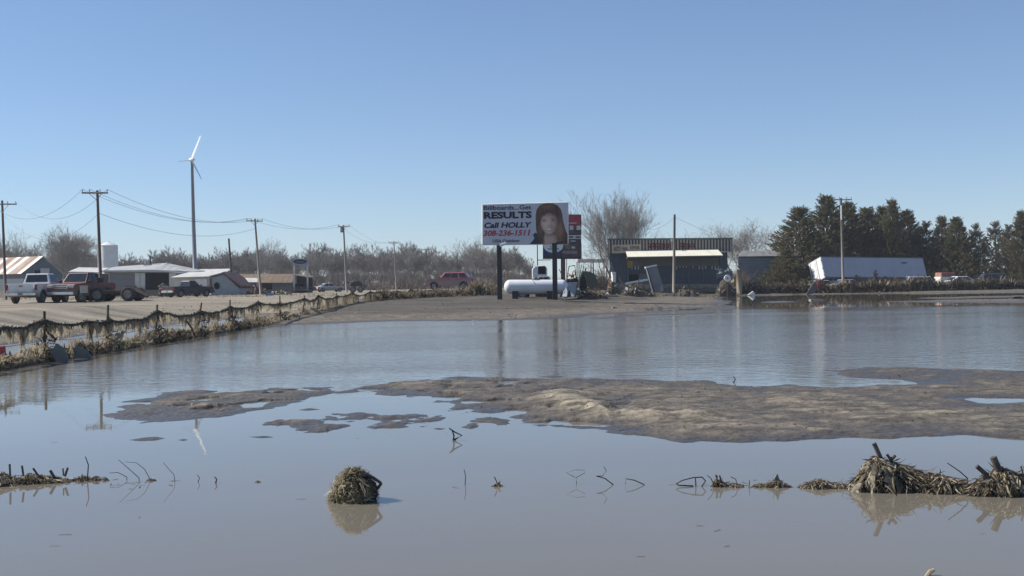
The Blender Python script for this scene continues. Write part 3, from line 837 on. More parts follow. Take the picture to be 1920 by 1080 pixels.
# tree with many upswept limbs behind the shop
solo(1164, 345, 137, 57, 1.0, 6, 'large bare tree with many upswept limbs behind the hail repair shop', 1.02, tw=.013, twig=26, lv=3, fan=.6, up=.35, base_px=1158)
solo(1118, 415, 131, 55, .95, 2, 'smaller bare tree with low spreading limbs left of the hail repair shop', 1.0, tw=.02, twig=10, fan=.75, up=.2, base_px=1141, lean=-.28)
solo(1386, 404, 165, 44, 1.05, 3, 'round pale bare tree behind the right end of the hail repair shop', 1.55, tw=.018, twig=3, lv=4, up=.25, fan=.8, base_px=1383)
solo(1430, 468, 220, 45, .9, 3, 'small faint bare tree above the ribbed metal building', 1.0, tw=.03, twig=10)
solo(1215, 478, 240, 46, .9, 3, 'tiny faint bare tree far beyond the shop roof', 1.0, tw=.03, twig=10)

# brush thicket at the foot of the belt
def scrub(name, spots, mt, blades, hgt, w, label=None, kind='stuff', seed=0, upright=.9, spread=1.0):
    rr = random.Random(seed); mb = MB()
    for (x, y, z, r_, n, hh) in spots:
        for i in range(n):
            a = rr.uniform(0, 6.28); q = r_ * math.sqrt(rr.random())
            p = Vector((x + q * math.cos(a), y + q * math.sin(a), z - .05))
            d = Vector((rr.uniform(-1, 1) * spread * .6, rr.uniform(-1, 1) * .5 * spread, upright)).normalized() * hh * rr.uniform(.45, 1.1)
            if rr.random() < .4: p.z += hh * rr.uniform(.1, .5)
            mb.tri(p, d, w * rr.uniform(.6, 1.5))
    o = mb.build(name, M[mt]); o['kind'] = kind
    return o
sp_ = []
for i in range(360):
    px = rb.uniform(470, 1000); D = rb.uniform(240, 300)
    p = at(px, 540, D); sp_.append((p.x, D, gz(p.x, D), 1.6, 38, rb.uniform(1.6, 3.4)))
scrub('brush_thicket', sp_, 'brush', 0, 0, .09, seed=3)
sp_ = []
for i in range(180):
    px = rb.uniform(-40, 480); D = rb.uniform(270, 320)
    p = at(px, 540, D); sp_.append((p.x, D, gz(p.x, D), 2, 36, rb.uniform(1.5, 3)))
scrub('brush_thicket', sp_, 'brush', 0, 0, .10, seed=4)
sp_ = []
for i in range(150):
    px = rb.uniform(1395, 2050); D = rb.uniform(158, 178)
    p = at(px, 540, D); sp_.append((p.x, D, gz(p.x, D), 1.5, 40, rb.uniform(1.0, 2.2)))
scrub('dry_weeds', sp_, 'hay', 0, 0, .04, seed=5)

sp_ = []
for i in range(60):
    px = rb.uniform(1372, 1398) if i % 2 else rb.uniform(1100, 1142); D = rb.uniform(140, 150)
    p = at(px, 540, D); sp_.append((p.x, D, gz(p.x, D), .8, 50, rb.uniform(1.2, 2.6)))
scrub('brush_thicket', sp_, 'brush', 0, 0, .04, seed=8)
sp_ = []
for i in range(160):
    px = rb.uniform(990, 1150); D = rb.uniform(250, 300)
    p = at(px, 540, D); sp_.append((p.x, D, gz(p.x, D), 1.8, 26, rb.uniform(1.0, 2.4)))
scrub('brush_thicket', sp_, 'brush', 0, 0, .05, seed=9)
# ------------------------------------------------------------------ cedars
CD = [(8.5, mesh_pair(cedar_tree(1, 8.5, 3.9, 1500, 3), 'bark', 'cedar')), (8.5, mesh_pair(cedar_tree(2, 8.5, 3.4, 1400, 5), 'bark', 'cedar')),
      (7, mesh_pair(cedar_tree(3, 7, 3.3, 1300, 4), 'bark', 'cedar')), (7, mesh_pair(cedar_tree(4, 7, 2.9, 700, 4, 10), 'bark', 'cedardry'))]
ced = [(1476, 470, 146, 2, 1.5, 'low dark cedar in front of the right end of the ribbed building'),
       (1500, 394, 153, 0, 1.3, 'dense dark cedar at the left end of the row, over the ribbed building'),
       (1552, 371, 158, 1, 1.0, 'tallest pointed cedar, just left of the utility pole with crossarm'),
       (1592, 384, 161, 2, .95, 'dark cedar standing directly behind the utility pole with crossarm'),
       (1628, 394, 163, 2, 1.05, 'brownish round-topped cedar behind the middle of the white trailer'),
       (1655, 392, 166, 0, .8, 'bushy olive cedar above the middle of the trailer roof'),
       (1675, 379, 160, 1, .72, 'cedar with a forked spiky top above the trailer'),
       (1703, 398, 162, 2, .85, 'pointed dark cedar above the right part of the trailer'),
       (1738, 420, 160, 3, 1.0, 'low cedar with gaps above the right end of the trailer'),
       (1768, 410, 162, 0, .8, 'narrow pointed cedar right of the trailer'),
       (1795, 411, 158, 2, .85, 'full brown-green cedar behind the faded red box'),
       (1831, 424, 164, 3, .8, 'slender cedar with single spire behind the white car roof'),
       (1868, 420, 172, 3, .95, 'thin grey-green cedar beyond the dark car roof'),
       (1893, 426, 168, 3, .95, 'sparse greyish cedar near the right edge'),
       (1917, 399, 156, 1, .8, 'dark cedar cut by the right edge of the view'),
       (1960, 410, 158, 0, .9, 'cedar standing outside the right edge, behind its neighbour')]
for (px, top, D, v, wd, lb) in ced:
    p = at(px, 540, D); p.z = gz(p.x, D) - .1
    H = at(px, top, D).z - p.z; H0, mm = CD[v]; s = H / H0
    place_tree(mm, p, px * 1.7, (s * wd * 1.22, s * wd * 1.22, s), lb, name='cedar_tree')

# ------------------------------------------------------------------ utility poles and wires
pA = pole('leftmost utility pole, brown, crossarm reaching right at the frame edge', (4, 376), (11, 560), 112, (-24, 33, 383))
pB = pole('tall brown utility pole with wide crossarm standing by the flatbed trailer', (182.5, 357), (190, 562), 92, (155, 204, 362))
pC = pole('leaning utility pole with short crossarm in front of the small canopy', (478, 410), (489, 556), 134, (463, 493, 414.5), m='polelight', arm_ang=.3)
pD = pole('utility pole with stub crossarm and transformer can near the oval sign', (644, 422), (650, 548), 158, (634, 656, 425), m='polelight')
pE = pole('smaller utility pole with thin crossarm over the middle of the tree belt', (738.5, 452), (743, 543), 205, (729, 748, 455.5), m='polelight', r=.12)
pF = pole('far thin utility pole left of the maroon truck', (799, 467), (806, 540), 270, (790, 808, 468), r=.12)
pG = pole('plain thin pole with bent tip behind the maroon truck', (857, 474), (857, 545), 150, None, r=.07)
pH = pole('dark leaning pole stub without crossarm behind the gabled shed', (429, 447), (436, 548), 150, None, r=.16, m='pole')
pI = pole('thick pole without crossarm in front of the cream awning', (1265, 402), (1263, 549), 116, None, r=.155, m='polelight')
pJ = pole('utility pole with crossarm in front of the tilted white trailer', (1577, 371), (1581, 545), 124, (1563, 1596, 374.5), m='polelight')
pK = pole('tiny far utility pole with crossarm above the ribbed building', (1454.5, 447), (1456, 535), 240, (1444, 1465, 447.5), r=.13)
# transformer can on the fourth pole and conduit on the trailer's pole
tp = pD[0]; q = at(641, 431, 158) - pD[1]
MB().lathe([(0.001, -.35), (.2, -.35), (.22, .3), (.12, .38), (0.001, .38)], 12, (q.x, q.y - .1, q.z)).build('transformer_can', M['insul'], tp, smooth=True)
q = at(1576.5, 396, 124) - pJ[1]
MB().tube([(q.x, -.2, q.z - .9), (q.x, -.2, q.z + .6)], .07, 8).build('conduit', M['white'], pJ[0])
wn_ = 0
def wires(a, b, sag, txt, idx=(0, 3)):
    for n_i, i in enumerate(idx):
        nn_ = ('left-hand strand of the ', 'right-hand strand of the ')[n_i] if len(idx) == 2 else ('left-hand strand of the ', 'middle strand of the ', 'right-hand strand of the ')[n_i]
        wire(a[3][i if len(a[3]) > 3 else (0 if i < 2 else 1)], b[3][i if len(b[3]) > 3 else (0 if i < 2 else 1)], sag, nn_ + txt, group='overhead power wires')
wires(pA, pB, 2.0, 'sagging power wires between leftmost pole and tall brown pole')
wires(pB, pC, 1.3, 'power wires from the tall brown pole to the leaning pole', (0, 1, 3))
wires(pC, pD, .9, 'power wires from the leaning pole to the transformer pole')
wires(pD, pE, 1.2, 'power wires from the transformer pole to the smaller pole')
wires(pE, pF, 1.0, 'faint power wires between the two farthest left poles')
wire(at(9, 405, 112), at(186, 399, 92), 2.2, 'lower service wire left of the tall brown pole')
wire(at(186, 400, 92), at(480, 428, 134), 1.3, 'lower service wire right of the tall brown pole, under the power wires')
wire(at(1212, 428, 180), pI[2] - Vector((0, 0, .25)), .6, 'faint wire running left from the thick bare pole')
wire(pI[2] - Vector((0, 0, .25)), at(1456, 448, 240), 1.5, 'faint wire running right from the thick bare pole')
wire(pJ[3][0], at(1400, 440, 260), 1.6, 'faint wire running left from the crossarm pole by the trailer')
wire(at(1579, 417, 124), at(1960, 420, 128), 1.0, 'faint wire crossing the cedars right of the crossarm pole')
wire(pA[3][0], at(-260, 340, 100), 1.5, 'power wire leaving the leftmost pole out of view')

# ------------------------------------------------------------------ wind turbine
D = 320
bpt = at(367, 545, D); bpt.z = gz(bpt.x, D)
T = thing('wind_turbine', 'white three-bladed wind turbine on a tall slim grey tower', 'wind turbine', bpt)
hub = at(359, 299.5, D) - bpt
MB().tube([(0, 0, -.1), Vector((hub.x * .5, 0, hub.z * .5)), Vector((hub.x + .15, 0, hub.z - .5))], [.66, .5, .34], 16).build('tower', M['tower'], T, smooth=True)
NAC = MB().lathe([(0.001, -1.0), (.36, -.9), (.55, -.3), (.52, .6), (.3, 1.2), (0.001, 1.35)], 14).build('nacelle', M['turbine'], T, smooth=True)
na = NAC; na.location = hub; na.rotation_euler = (R(90), 0, R(48))
for (dx, dy, dz, nm) in ((19.5, -43.5, -.35, 1), (-31, 1.5, .75, 2), (21, 37, -.3, 3)):
    tip = at(359 + dx, 299.5 + dy, D) - bpt
    v = tip - hub
    v.y = dz * 4
    side = (Vector((-v.z, 0, v.x)).normalized() * math.cos(.75) + v.cross(Vector((-v.z, 0, v.x))).normalized() * -math.sin(.75)) if nm == 1 else Vector((.25, 1, 0)).normalized()
    n_ = v.cross(side).normalized()
    b = MB(); secs = []
    for t, w, th in ((0.02, .45, .30), (.15, 1.15, .22), (.6, .85, .13), (1, .5, .05)):
        c = hub + v * t
        secs.append([c - side * w * .5, c + n_ * th * .5 - side * w * .15, c + side * w * .5, c - n_ * th * .5 - side * w * .15])
    vs = [p for s_ in secs for p in s_]
    fs = [(i * 4 + k_, i * 4 + (k_ + 1) % 4, (i + 1) * 4 + (k_ + 1) % 4, (i + 1) * 4 + k_) for i in range(3) for k_ in range(4)] + [(0, 1, 2, 3), (15, 14, 13, 12)]
    b.add(vs, fs); b.build('blade', M['turbine'], T)

# ------------------------------------------------------------------ box building helper in picture-plane coordinates of a depth D
def face_box(D, x0, y0, x1, y1, depth, back=0.0):
    "block whose front face fills the pixel rectangle at depth D"
    a = at(x0, y0, D); b = at(x1, y0, D); c = at(x1, y1, D); d = at(x0, y1, D)
    for p in (a, b, c, d): p.y += back
    return MB().slab([a, b, c, d], (0, depth, 0))

def base_of(px, D, dz=0):
    p = at(px, 540, D); p.z = gz(p.x, D) + dz
    return p

# barn
D = 150
T = thing('barn', 'old barn with rust-streaked sheet roof and dark gable at the left edge', 'barn', base_of(70, D))
e0 = at(44, 511, D); e1 = at(117, 511, D); rg = at(82, 482, D); g0 = T.location.z - .1
dep = Vector((-11, 7.5, 0))
def low(p): return Vector((p.x, p.y, g0))
MB().slab([low(e0), low(e1), e1, rg, e0], dep).build('wall', M['slate'], T, world=True)
MB().slab([e0, e1, rg], Vector((0, -.06, 0))).build('gable', M['slate'], T, world=True)
a = e0 - Vector((.25, .15, .18)); r0 = rg + Vector((0, -.15, .06)); c0 = e1 + Vector((.25, -.15, -.18))
for i in range(14):
    t0, t1 = i / 14, (i + .96) / 14
    MB().slab([a + dep * t0, a + dep * t1, r0 + dep * t1, r0 + dep * t0], (0, 0, .05 + .012 * (i % 2))).build('roof_sheet', M['rustsheet'] if i % 5 in (1, 2, 4) else M['galv'], T, world=True)
MB().slab([r0, c0, c0 + dep, r0 + dep], (0, 0, .06)).build('roof', M['galv'], T, world=True)
face_box(D, 66, 507, 77, 523, .06, -.14).build('door_opening', M['dark'], T, world=True)
face_box(D, 77, 503, 94, 516, .05, -.20).build('door', M['greywall'], T, world=True)

# silo
D = 215
bpt = base_of(205, D)
s = F / D
Hs = at(205, 460, D).z - bpt.z
T = thing('silo', 'white cylindrical silo with shallow cone roof behind the garage', 'silo', bpt)
rs_ = 16.5 / s
MB().lathe([(rs_, 0), (rs_, Hs)], 40).build('shell', M['silo'], T, smooth=True)
for k_ in range(1, 7): MB().lathe([(rs_ + .002, Hs * k_ / 7 - .03), (rs_ + .025, Hs * k_ / 7), (rs_ + .002, Hs * k_ / 7 + .03)], 40).build('hoop', M['silo'], T)
MB().lathe([(rs_ + .08, Hs - .02), (rs_ * .55, Hs + .38), (.18, Hs + .62), (.18, Hs + .72), (0.001, Hs + .75)], 32).build('roof', M['silo'], T)
MB().box((-rs_ - .18, -.3, Hs * .45), (.30, .4, Hs * .9)).build('ladder_chute', M['white'], T)

# white garage
D = 140
T = thing('garage', 'long white garage with grey roller door and dark open bay', 'garage', base_of(268, D))
gb = T.location.z
def wz(p): p = p.copy(); p.z = gb; return p
Lw, Rw = at(196, 506, D), at(341, 512, D)
MB().slab([wz(Lw), wz(Rw), Rw, at(290, 509, D), Lw], (0, 10, 0)).build('wall', M['greywall'], T, world=True)
rd_ = face_box(D, 206, 513, 254, 541, .06, -.12).build('roller_door', M['slate'], T, world=True)
rd_.data.materials[0] = mat('grey_roller_door', (0.20, 0.20, 0.205), .6, (.17, .17, .175), 1, stretch=(1, 1, 8))
face_box(D, 273, 512, 317, 543, .06, -.12).build('open_bay', M['dark'], T, world=True)
for x0, x1 in ((198, 206), (254, 263), (264, 273), (318, 330)): face_box(D, x0, 512, x1, 544, .1, -.2).build('pilaster', M['offwhite'], T, world=True)
for i in range(8):
    x0 = 187 + (290 - 187) * i / 8; x1 = 187 + (290 - 187) * (i + .98) / 8
    ya0, ya1 = 508.5 - 1.2 * i / 8, 508.5 - 1.2 * (i + 1) / 8
    f0, f1 = at(x0, ya0, D), at(x1, ya1, D); f0.y -= .6; f1.y -= .6
    b0 = at(x0 + 8, 502 - 4.5 * i / 8, D); b1 = at(x1 + 8, 502 - 4.5 * (i + 1) / 8, D); b0.y += 4; b1.y += 4
    b0.z = f0.z + .5 + .4 * i / 8; b1.z = f1.z + .5 + .4 * (i + 1) / 8
    MB().slab([f0, f1, b1, b0], (0, 0, .09)).build('roof_sheet', M['roofgrey'], T, world=True)
for i in range(6):
    t0, t1 = i / 6, (i + .98) / 6
    f0 = at(290 + 75 * t0, 507.3 + 3.5 * t0, D); f1 = at(290 + 75 * t1, 507.3 + 3.5 * t1, D); f0.y -= .6; f1.y -= .6
    b0 = f0 + Vector((.2, 4.6, .9 - .75 * t0)); b1 = f1 + Vector((.2, 4.6, .9 - .75 * t1))
    MB().slab([f0, f1, b1, b0], (0, 0, .09)).build('roof_sheet', M['roofgrey'], T, world=True)
face_box(D, 187, 507.2, 341, 509.6, .12, -.66).build('eave_fascia', M['offwhite'], T, world=True)
face_box(D, 254, 493.5, 266, 500, .8, 3).build('roof_vent', M['roofgrey'], T, world=True)
q = at(265, 478, D); q.y += 3.4
MB().tube([q - Vector((0, 0, 1.9)), q], .1, 8).build('stack_pipe', M['black'], T, world=True)

# low shed between barn and garage
D = 125
T = thing('open_shed', 'low dark open shed with pale lean-to roof behind the red pickup', 'shed', base_of(160, D))
p0, p1 = at(128, 511, D), at(187, 512, D)
MB().slab([p0, p1, p1 + Vector((0, 3, .5)), p0 + Vector((0, 3, .5))], (0, 0, .1)).build('roof', M['rooflight'], T, world=True)
face_box(D, 130, 513, 185, 550, .1, 2.8).build('back_wall', M['dark'], T, world=True)  # near-black wall: the shade inside the open shed put into the colour
for x in (131, 158, 184): face_box(D, x, 512.8, x + 2, 550, .12, 0).build('post', M['pole'], T, world=True)
face_box(D, 184, 513, 187, 550, 2.8, 0).build('side_wall', M['brownpanel'], T, world=True)

# gabled house with lean-to
D = 136
T = thing('gabled_shed', 'low pale shed with maroon-edged gable and dark oval opening', 'shed', base_of(385, D))
gb = T.location.z
A_, B_, C_ = at(395, 520.5, D), at(420, 514.5, D), at(449, 541, D)
MB().slab([wz(A_), wz(C_), C_, B_, A_], (0, 7, 0)).build('gable_wall', mat('pale_blue_siding', (.30, .325, .35), .6, (.25, .27, .29), 1.5), T, world=True)
face_box(D, 326, 520, 395, 546, 6, .12).build('front_wall', M['offwhite'], T, world=True)
face_box(D, 365, 523, 388, 536, .05, .02).build('pale_panel', M['white'], T, world=True)
a, b = at(322, 521.5, D), at(394, 519.5, D); a.y -= .5; b.y -= .5
for i in range(6):
    f0 = a.lerp(b, i / 6); f1 = a.lerp(b, (i + .98) / 6)
    MB().slab([f0, f1, f1 + Vector((1.1, 3.6, .62)), f0 + Vector((1.1, 3.6, .62))], (0, 0, .09)).build('roof_sheet', M['rooflight'], T, world=True)
a = B_ + Vector((-.2, -.25, .1)); b = C_ + Vector((.2, -.25, .15))
MB().slab([a, b, b + Vector((0, 7.4, 0)), a + Vector((0, 7.4, 0))], (0.08, 0, .18)).build('roof_slope', M['roofmaroon'], T, world=True)
a2 = at(392, 520.5, D) + Vector((0, -.25, .1))
MB().slab([a2, a, a + Vector((0, 7.4, 0)), a2 + Vector((0, 7.4, 0))], (0, 0, .1)).build('roof_slope', M['rooflight'], T, world=True)
c = at(407, 536, D); oc = []
for k_ in range(16): oc.append(c + Vector((.33 * math.cos(k_ * math.pi / 8), -.03, .42 * math.sin(k_ * math.pi / 8))))
MB().slab(oc, (0, -.03, 0)).build('oval_opening', M['dark'], T, world=True)
face_box(D, 393.5, 522, 397, 545, .12, -.1).build('corner_post', M['roofmaroon'], T, world=True)

# far pale roof behind
D = 185
T = thing('long_shed', 'far shed showing a long pale roof and maroon wall below the turbine tower', 'shed', base_of(392, D))
a, b = at(362, 512, D), at(424, 511, D)
MB().slab([a, b, b + Vector((.3, 3, .55)), a + Vector((.3, 3, .55))], (0, 0, .1)).build('roof', M['rooflight'], T, world=True)
face_box(D, 364, 512.5, 422, 545, 6, .15).build('wall', M['roofmaroon'], T, world=True)

# brown roofed long building
D = 165
T = thing('brown_building', 'long low building with brown metal roof and open dark carport end', 'building', base_of(510, D))
gb = T.location.z
for i in range(11):
    x0, x1 = 440 + 109 * i / 11, 440 + 109 * (i + .97) / 11
    f0, f1 = at(x0, 531, D), at(x1, 531, D); f0.y -= .5; f1.y -= .5
    MB().slab([f0, f1, f1 + Vector((0, 3.2, 1.25)), f0 + Vector((0, 3.2, 1.25))], (0, 0, .08)).build('roof_sheet', M['roofbrown'], T, world=True)
face_box(D, 441, 531, 548, 550, 6, .1).build('wall', M['slate'], T, world=True)
face_box(D, 492, 531.5, 510, 543, .05, .03).build('door_opening', M['dark'], T, world=True)
a, b, c_ = at(549, 516, D), at(579, 521, D), at(549, 531, D)
cw_ = MB().slab([wz(at(549, 530, D)), wz(at(579, 530, D)), at(579, 521, D), at(549, 516, D)], (0, .1, 0)).build('carport_wall', M['black'], T, world=True)
cw_.location.y = 3
MB().slab([a, b, b + Vector((0, 5, .1)), a + Vector((0, 5, .1))], (0, 0, .1)).build('carport_roof', M['roofbrown'], T, world=True)
for x in (550, 577): face_box(D, x, 518, x + 1.6, 546, .12, 0).build('post', M['pole'], T, world=True)

# kiosk canopy
D = 142
T = thing('canopy_kiosk', 'small stand with flat pale canopy left of the leaning pole', 'kiosk', base_of(465, D))
p = [at(448, 529, D), at(483, 529, D), at(478, 521, D), at(452, 521, D)]; p[2].y += 1.4; p[3].y += 1.4
MB().slab(p, (0, .1, -.15)).build('canopy', M['rooflight'], T, world=True)
face_box(D, 460, 530.5, 476, 548, .1, 1.3).build('opening', M['dark'], T, world=True)
for x in (451, 479): face_box(D, x, 529, x + 3, 549, .2, .1).build('post', M['galv'], T, world=True)

# oval sign on two posts
D = 138
T = thing('oval_sign', 'pale rectangular sign with dark blue oval on two white posts', 'sign', base_of(564, D))
face_box(D, 547, 485.5, 579, 497, .22).build('panel', mat('sign_panel_pale', (.32, .345, .38), .5), T, world=True)
c = at(563, 490.5, D); s = F / D
def ring(cx, y_off, rx, rz, mt, nm, th=-.02):
    pts = [cx + Vector((rx * math.cos(k_ * math.pi / 12), y_off, rz * math.sin(k_ * math.pi / 12))) for k_ in range(24)]
    MB().slab(pts, (0, th, 0)).build(nm, mt, T, world=True)
ring(c, -.003, 12.5 / s, 4.2 / s, M['navy'], 'oval')
ring(c + Vector((0, 0, -.02)), -.03, 9.5 / s, 2.0 / s, mat('oval_blue', (.10, .13, .24), .5), 'oval_field')
face_box(D, 549.5, 497, 552.5, 546, .14, .05).build('post', M['offwhite'], T, world=True)
face_box(D, 575, 497, 577.5, 546, .14, .05).build('post', M['offwhite'], T, world=True)
# ------------------------------------------------------------------ auto hail repair shop
D = 122
T = thing('repair_shop', 'metal repair shop with ribbed brown parapet and long cream awning', 'building', base_of(1255, D))
gb = T.location.z
a, b = at(1143, 475, D), at(1364, 473, D)
MB().slab([wz(a), wz(b), b, a], (1.2, 9, 0)).build('wall', M['bluegrey'], T, world=True)
pa, pb, pc, pd = at(1139, 450, D), at(1372, 448.5, D), at(1372, 471.5, D), at(1139, 475.5, D)
for p in (pa, pb, pc, pd): p.y -= .35
MB().slab([pa, pb, pc, pd], (0, .3, 0)).build('parapet', M['brownpanel'], T, world=True)
MB().slab([pa + Vector((-.05, -.06, .02)), pb + Vector((.05, -.06, .02)), pb + Vector((.05, -.06, .14)), pa + Vector((-.05, -.06, .14))], (0, .5, 0)).build('coping', M['gutter'], T, world=True)
ribm = MB().box((0, 0, 0), (.17, .06, 1.0)).mesh('rib', M['rib'])
NR = 40
for i in range(NR):
    t = (i + .5) / NR
    t0 = pa.lerp(pb, t); t1 = pd.lerp(pc, t)
    c = (t0 + t1) / 2 - T.location + Vector((0, -.034, -.02))
    inst('rib', ribm, T, c, (0, 0, 0), (1, 1, (t0.z - t1.z) * .97))
# wall panels below
for i in range(22):
    x0 = 1176 + (1346 - 1176) * i / 22; x1 = 1176 + (1346 - 1176) * (i + .93) / 22
    face_box(D, x0, 496, x1, 532, .03, -.034).build('wall_panel', M['bluegrey'], T, world=True)
for i in range(4):
    x0 = 1144 + 31 * i / 4; x1 = 1144 + 31 * (i + .93) / 4
    face_box(D, x0, 477, x1, 536, .03, -.034).build('wall_panel', M['bluegrey'], T, world=True)
face_box(D, 1140, 532.5, 1364, 540, .1, -.12).build('foundation', M['dirt'], T, world=True)
for x in (1176, 1290, 1317, 1351): face_box(D, x, 475 if x > 1340 else 497, x + 2.6, 534, .08, -.12).build('downpipe', M['steelgrey'], T, world=True)
# awning: fascia slopes towards the viewer and catches the sun
f0, f1, f2, f3 = at(1173, 482.3, D), at(1349.5, 479.3, D), at(1344, 467.5, D), at(1172, 470.5, D)
f0.y -= 2.0; f1.y -= 2.0; f2.y -= .55; f3.y -= .55
f0.z += .0; 
for i in range(9):
    t0, t1 = i / 9, (i + .985) / 9
    MB().slab([f0.lerp(f1, t0), f0.lerp(f1, t1), f3.lerp(f2, t1), f3.lerp(f2, t0)], (0, .03, -.05)).build('awning_sheet', M['cream'], T, world=True)
MB().slab([f0 + Vector((0, 0, -.06)), f1 + Vector((0, 0, -.06)), Vector((f1.x, f2.y + .3, f1.z - .06)), Vector((f0.x, f2.y + .3, f0.z - .06))], (0, 0, -.07)).build('awning_soffit', M['gutter'], T, world=True)
face_box(D, 1174, 483.5, 1347, 498.5, .12, -.16).build('fascia_board', M['gutter'], T, world=True)
rr = random.Random(5)
for i in range(28):
    x = 1184 + i * 6.0
    if rr.random() < .25 or 1208 < x < 1256: continue
    h_ = rr.uniform(3, 7)
    face_box(D, x, 498.5, x + 1.6, 498.5 + h_, .03, -.10).build('icicle_strip' if False else 'drip_strip', M['offwhite'], T, world=True)
face_box(D, 1178.5, 514.5, 1196, 534, .04, -.08).build('door_opening', M['dark'], T, world=True)
face_box(D, 1199, 513, 1216, 532, .06, -.12).build('shop_window', M['slate'], T, world=True)
face_box(D, 1176, 489, 1186, 502, .03, -.20).build('emblem', M['yellow'], T, world=True)
# sign board on the parapet
root = T
sb0, sb1, sb2, sb3 = at(1147, 475.5, D), at(1201, 473.5, D), at(1201, 458.5, D), at(1147, 459.5, D)
for p in (sb0, sb1, sb2, sb3): p.y -= .52
S_ = MB().slab([sb0, sb1, sb2, sb3], (0, .09, 0)).build('sign_board', M['signtan'], T, world=True)
s = F / D
def lettering(txt, x0, y0, x1, y1, D_, yo, mt, root, shear=0, off=0, depth=.012, nm='lettering'):
    A = at(x0, y1, D_); B = at(x1, y0, D_)
    mb = text_mesh(txt, 0, B.x - A.x, 0, B.z - A.z, 0, shear, off, depth)
    an = math.atan2((at(x1, y1, D_) - A).z, (at(x1, y1, D_) - A).x)
    mb.v = [(v[0], v[1], v[2] + 0) for v in mb.v]
    o = mb.build(nm, mt, root)
    o.location = A - root.location + Vector((0, yo, 0))
    return o
lettering('AUTO', 1149.5, 462.5, 1162.5, 471, D, -.535, M['darkletter'], T, off=.012)
lettering('HAIL', 1166, 463, 1176.5, 470, D, -.535, M['darkletter'], T, off=.012)
lettering('REPAIR', 1180.5, 461, 1198.5, 468.5, D, -.535, M['darkletter'], T, off=.012)
# red letters worn past reading: each keeps only its block shape with a worn counter
def worn_letters(x0, x1, n, y0, y1):
    r_ = random.Random(n)
    w_ = (x1 - x0) / n
    for i in range(n):
        l, r = x0 + w_ * i + .5, x0 + w_ * (i + 1) - .6
        m_ = (y0 + y1) / 2 + r_.uniform(-1, 1)
        mb = MB()
        for (a0, b0, a1, b1) in ((l, y0, l + 2.0, y1), (r - 2.0, y0 + r_.uniform(0, 2), r, y1 - r_.uniform(0, 3)), (l + 2.0, y0, r - 2.0, y0 + 2.2), (l + 2.0, m_, r - 2.0, m_ + 2.2)):
            q_ = face_box(D, a0, b0, a1, b1, .05, -.44); mb.add(q_.v, q_.f)
        mb.build('worn_letter', M['redpaint'], T, world=True)
worn_letters(1213, 1254, 6, 456, 467.5)
worn_letters(1272, 1302, 4, 456, 467)
face_box(D, 1256.5, 448.5, 1259.5, 453.5, .1, -.6).build('parapet_lamp', M['white'], T, world=True)

# ribbed metal building right of the shop
D = 150
T = thing('ribbed_building', 'grey metal building with horizontal siding between the shop and the cedars', 'building', base_of(1425, D))
gb = T.location.z
a, b = at(1384, 482, D), at(1500, 480, D)
MB().slab([wz(a), wz(b), b, a], (2.2, 9, 0)).build('wall', M['slate'], T, world=True)
RG_ = mat('weathered_roof_sheet', (.19, .19, .185), .8, (.14, .14, .14), 1)
msid = mat('grey_blue_boards', (0.21, 0.235, 0.265), .55, (.165, .185, .21), 1)
for i in range(9):
    y0 = 484 + i * 5.6
    face_box(D, 1384.5, y0, 1499, y0 + 4.9, .05, -.055).build('siding_board', msid, T, world=True)
r0, r1 = at(1383, 482, D), at(1500, 480.5, D); r0.y -= .5; r1.y -= .5
for i in range(8):
    t0, t1 = i / 8, (i + .98) / 8
    MB().slab([r0.lerp(r1, t0), r0.lerp(r1, t1), r0.lerp(r1, t1) + Vector((1.1, 4, .75)), r0.lerp(r1, t0) + Vector((1.1, 4, .75))], (0, 0, .08)).build('roof_sheet', RG_, T, world=True)

# ------------------------------------------------------------------ far canopy behind the signs
D = 190
T = thing('fuel_canopy', 'far flat white canopy on thin posts left of the shop', 'canopy', base_of(1112, D))
face_box(D, 1083, 485.5, 1140, 491, 7, 0).build('canopy_deck', M['offwhite'], T, world=True)
for x in (1085, 1112, 1137): face_box(D, x, 491, x + 1.8, 540, .2, .3).build('post', M['steelgrey'], T, world=True)
for x in (1085, 1112, 1137): face_box(D, x, 491, x + 1.8, 540, .2, 6).build('post', M['steelgrey'], T, world=True)

# ------------------------------------------------------------------ billboard
D = 79
s = F / D
T = thing('billboard', 'big white billboard with portrait and lettering on two black posts', 'billboard', base_of(988, D))
c0, c1, c2, c3 = at(904.5, 458.5, D), at(1064.5, 457, D), at(1064.5, 379.5, D), at(904.5, 383.5, D)
MB().slab([c0, c1, c2, c3], (0, .16, 0)).build('panel', M['vinyl'], T, world=True)
fr = MB()
for p, q in ((c0, c1), (c1, c2), (c2, c3), (c3, c0)):
    fr.tube([p + Vector((0, .06, 0)), q + Vector((0, .06, 0))], .055, 4)
fr.build('frame', M['white'], T, world=True)
for (px_, yt) in ((936, 459.5), (1039.5, 456)):
    p1 = at(px_, yt, D); p0 = at(px_ + 1.2, 555, D); p0.z = gz(p0.x, D) - .1
    p1.y -= .24; p0.y -= .24
    MB().slab([p0 + Vector((-.17, 0, 0)), p0 + Vector((.17, 0, 0)), p1 + Vector((.16, 0, 0)), p1 + Vector((-.16, 0, 0))], (0, .20, 0)).build('post', M['black'], T, world=True, bevel=.02)
    l0 = p1 + Vector((.05, 0, -.12)); l1 = l0 + Vector((.1, -.8, .12))
    lm = MB().tube([l0, l1], .035, 6).build('lamp_arm', M['black'], T, world=True)
    lh = MB().box(tuple(l1 - T.location + Vector((.12, 0, 0))), (.46, .26, .18), Matrix.Rotation(R(-20), 3, 'Y')).build('lamp_head', M['white'] if px_ < 1000 else M['black'], T, bevel=.03)
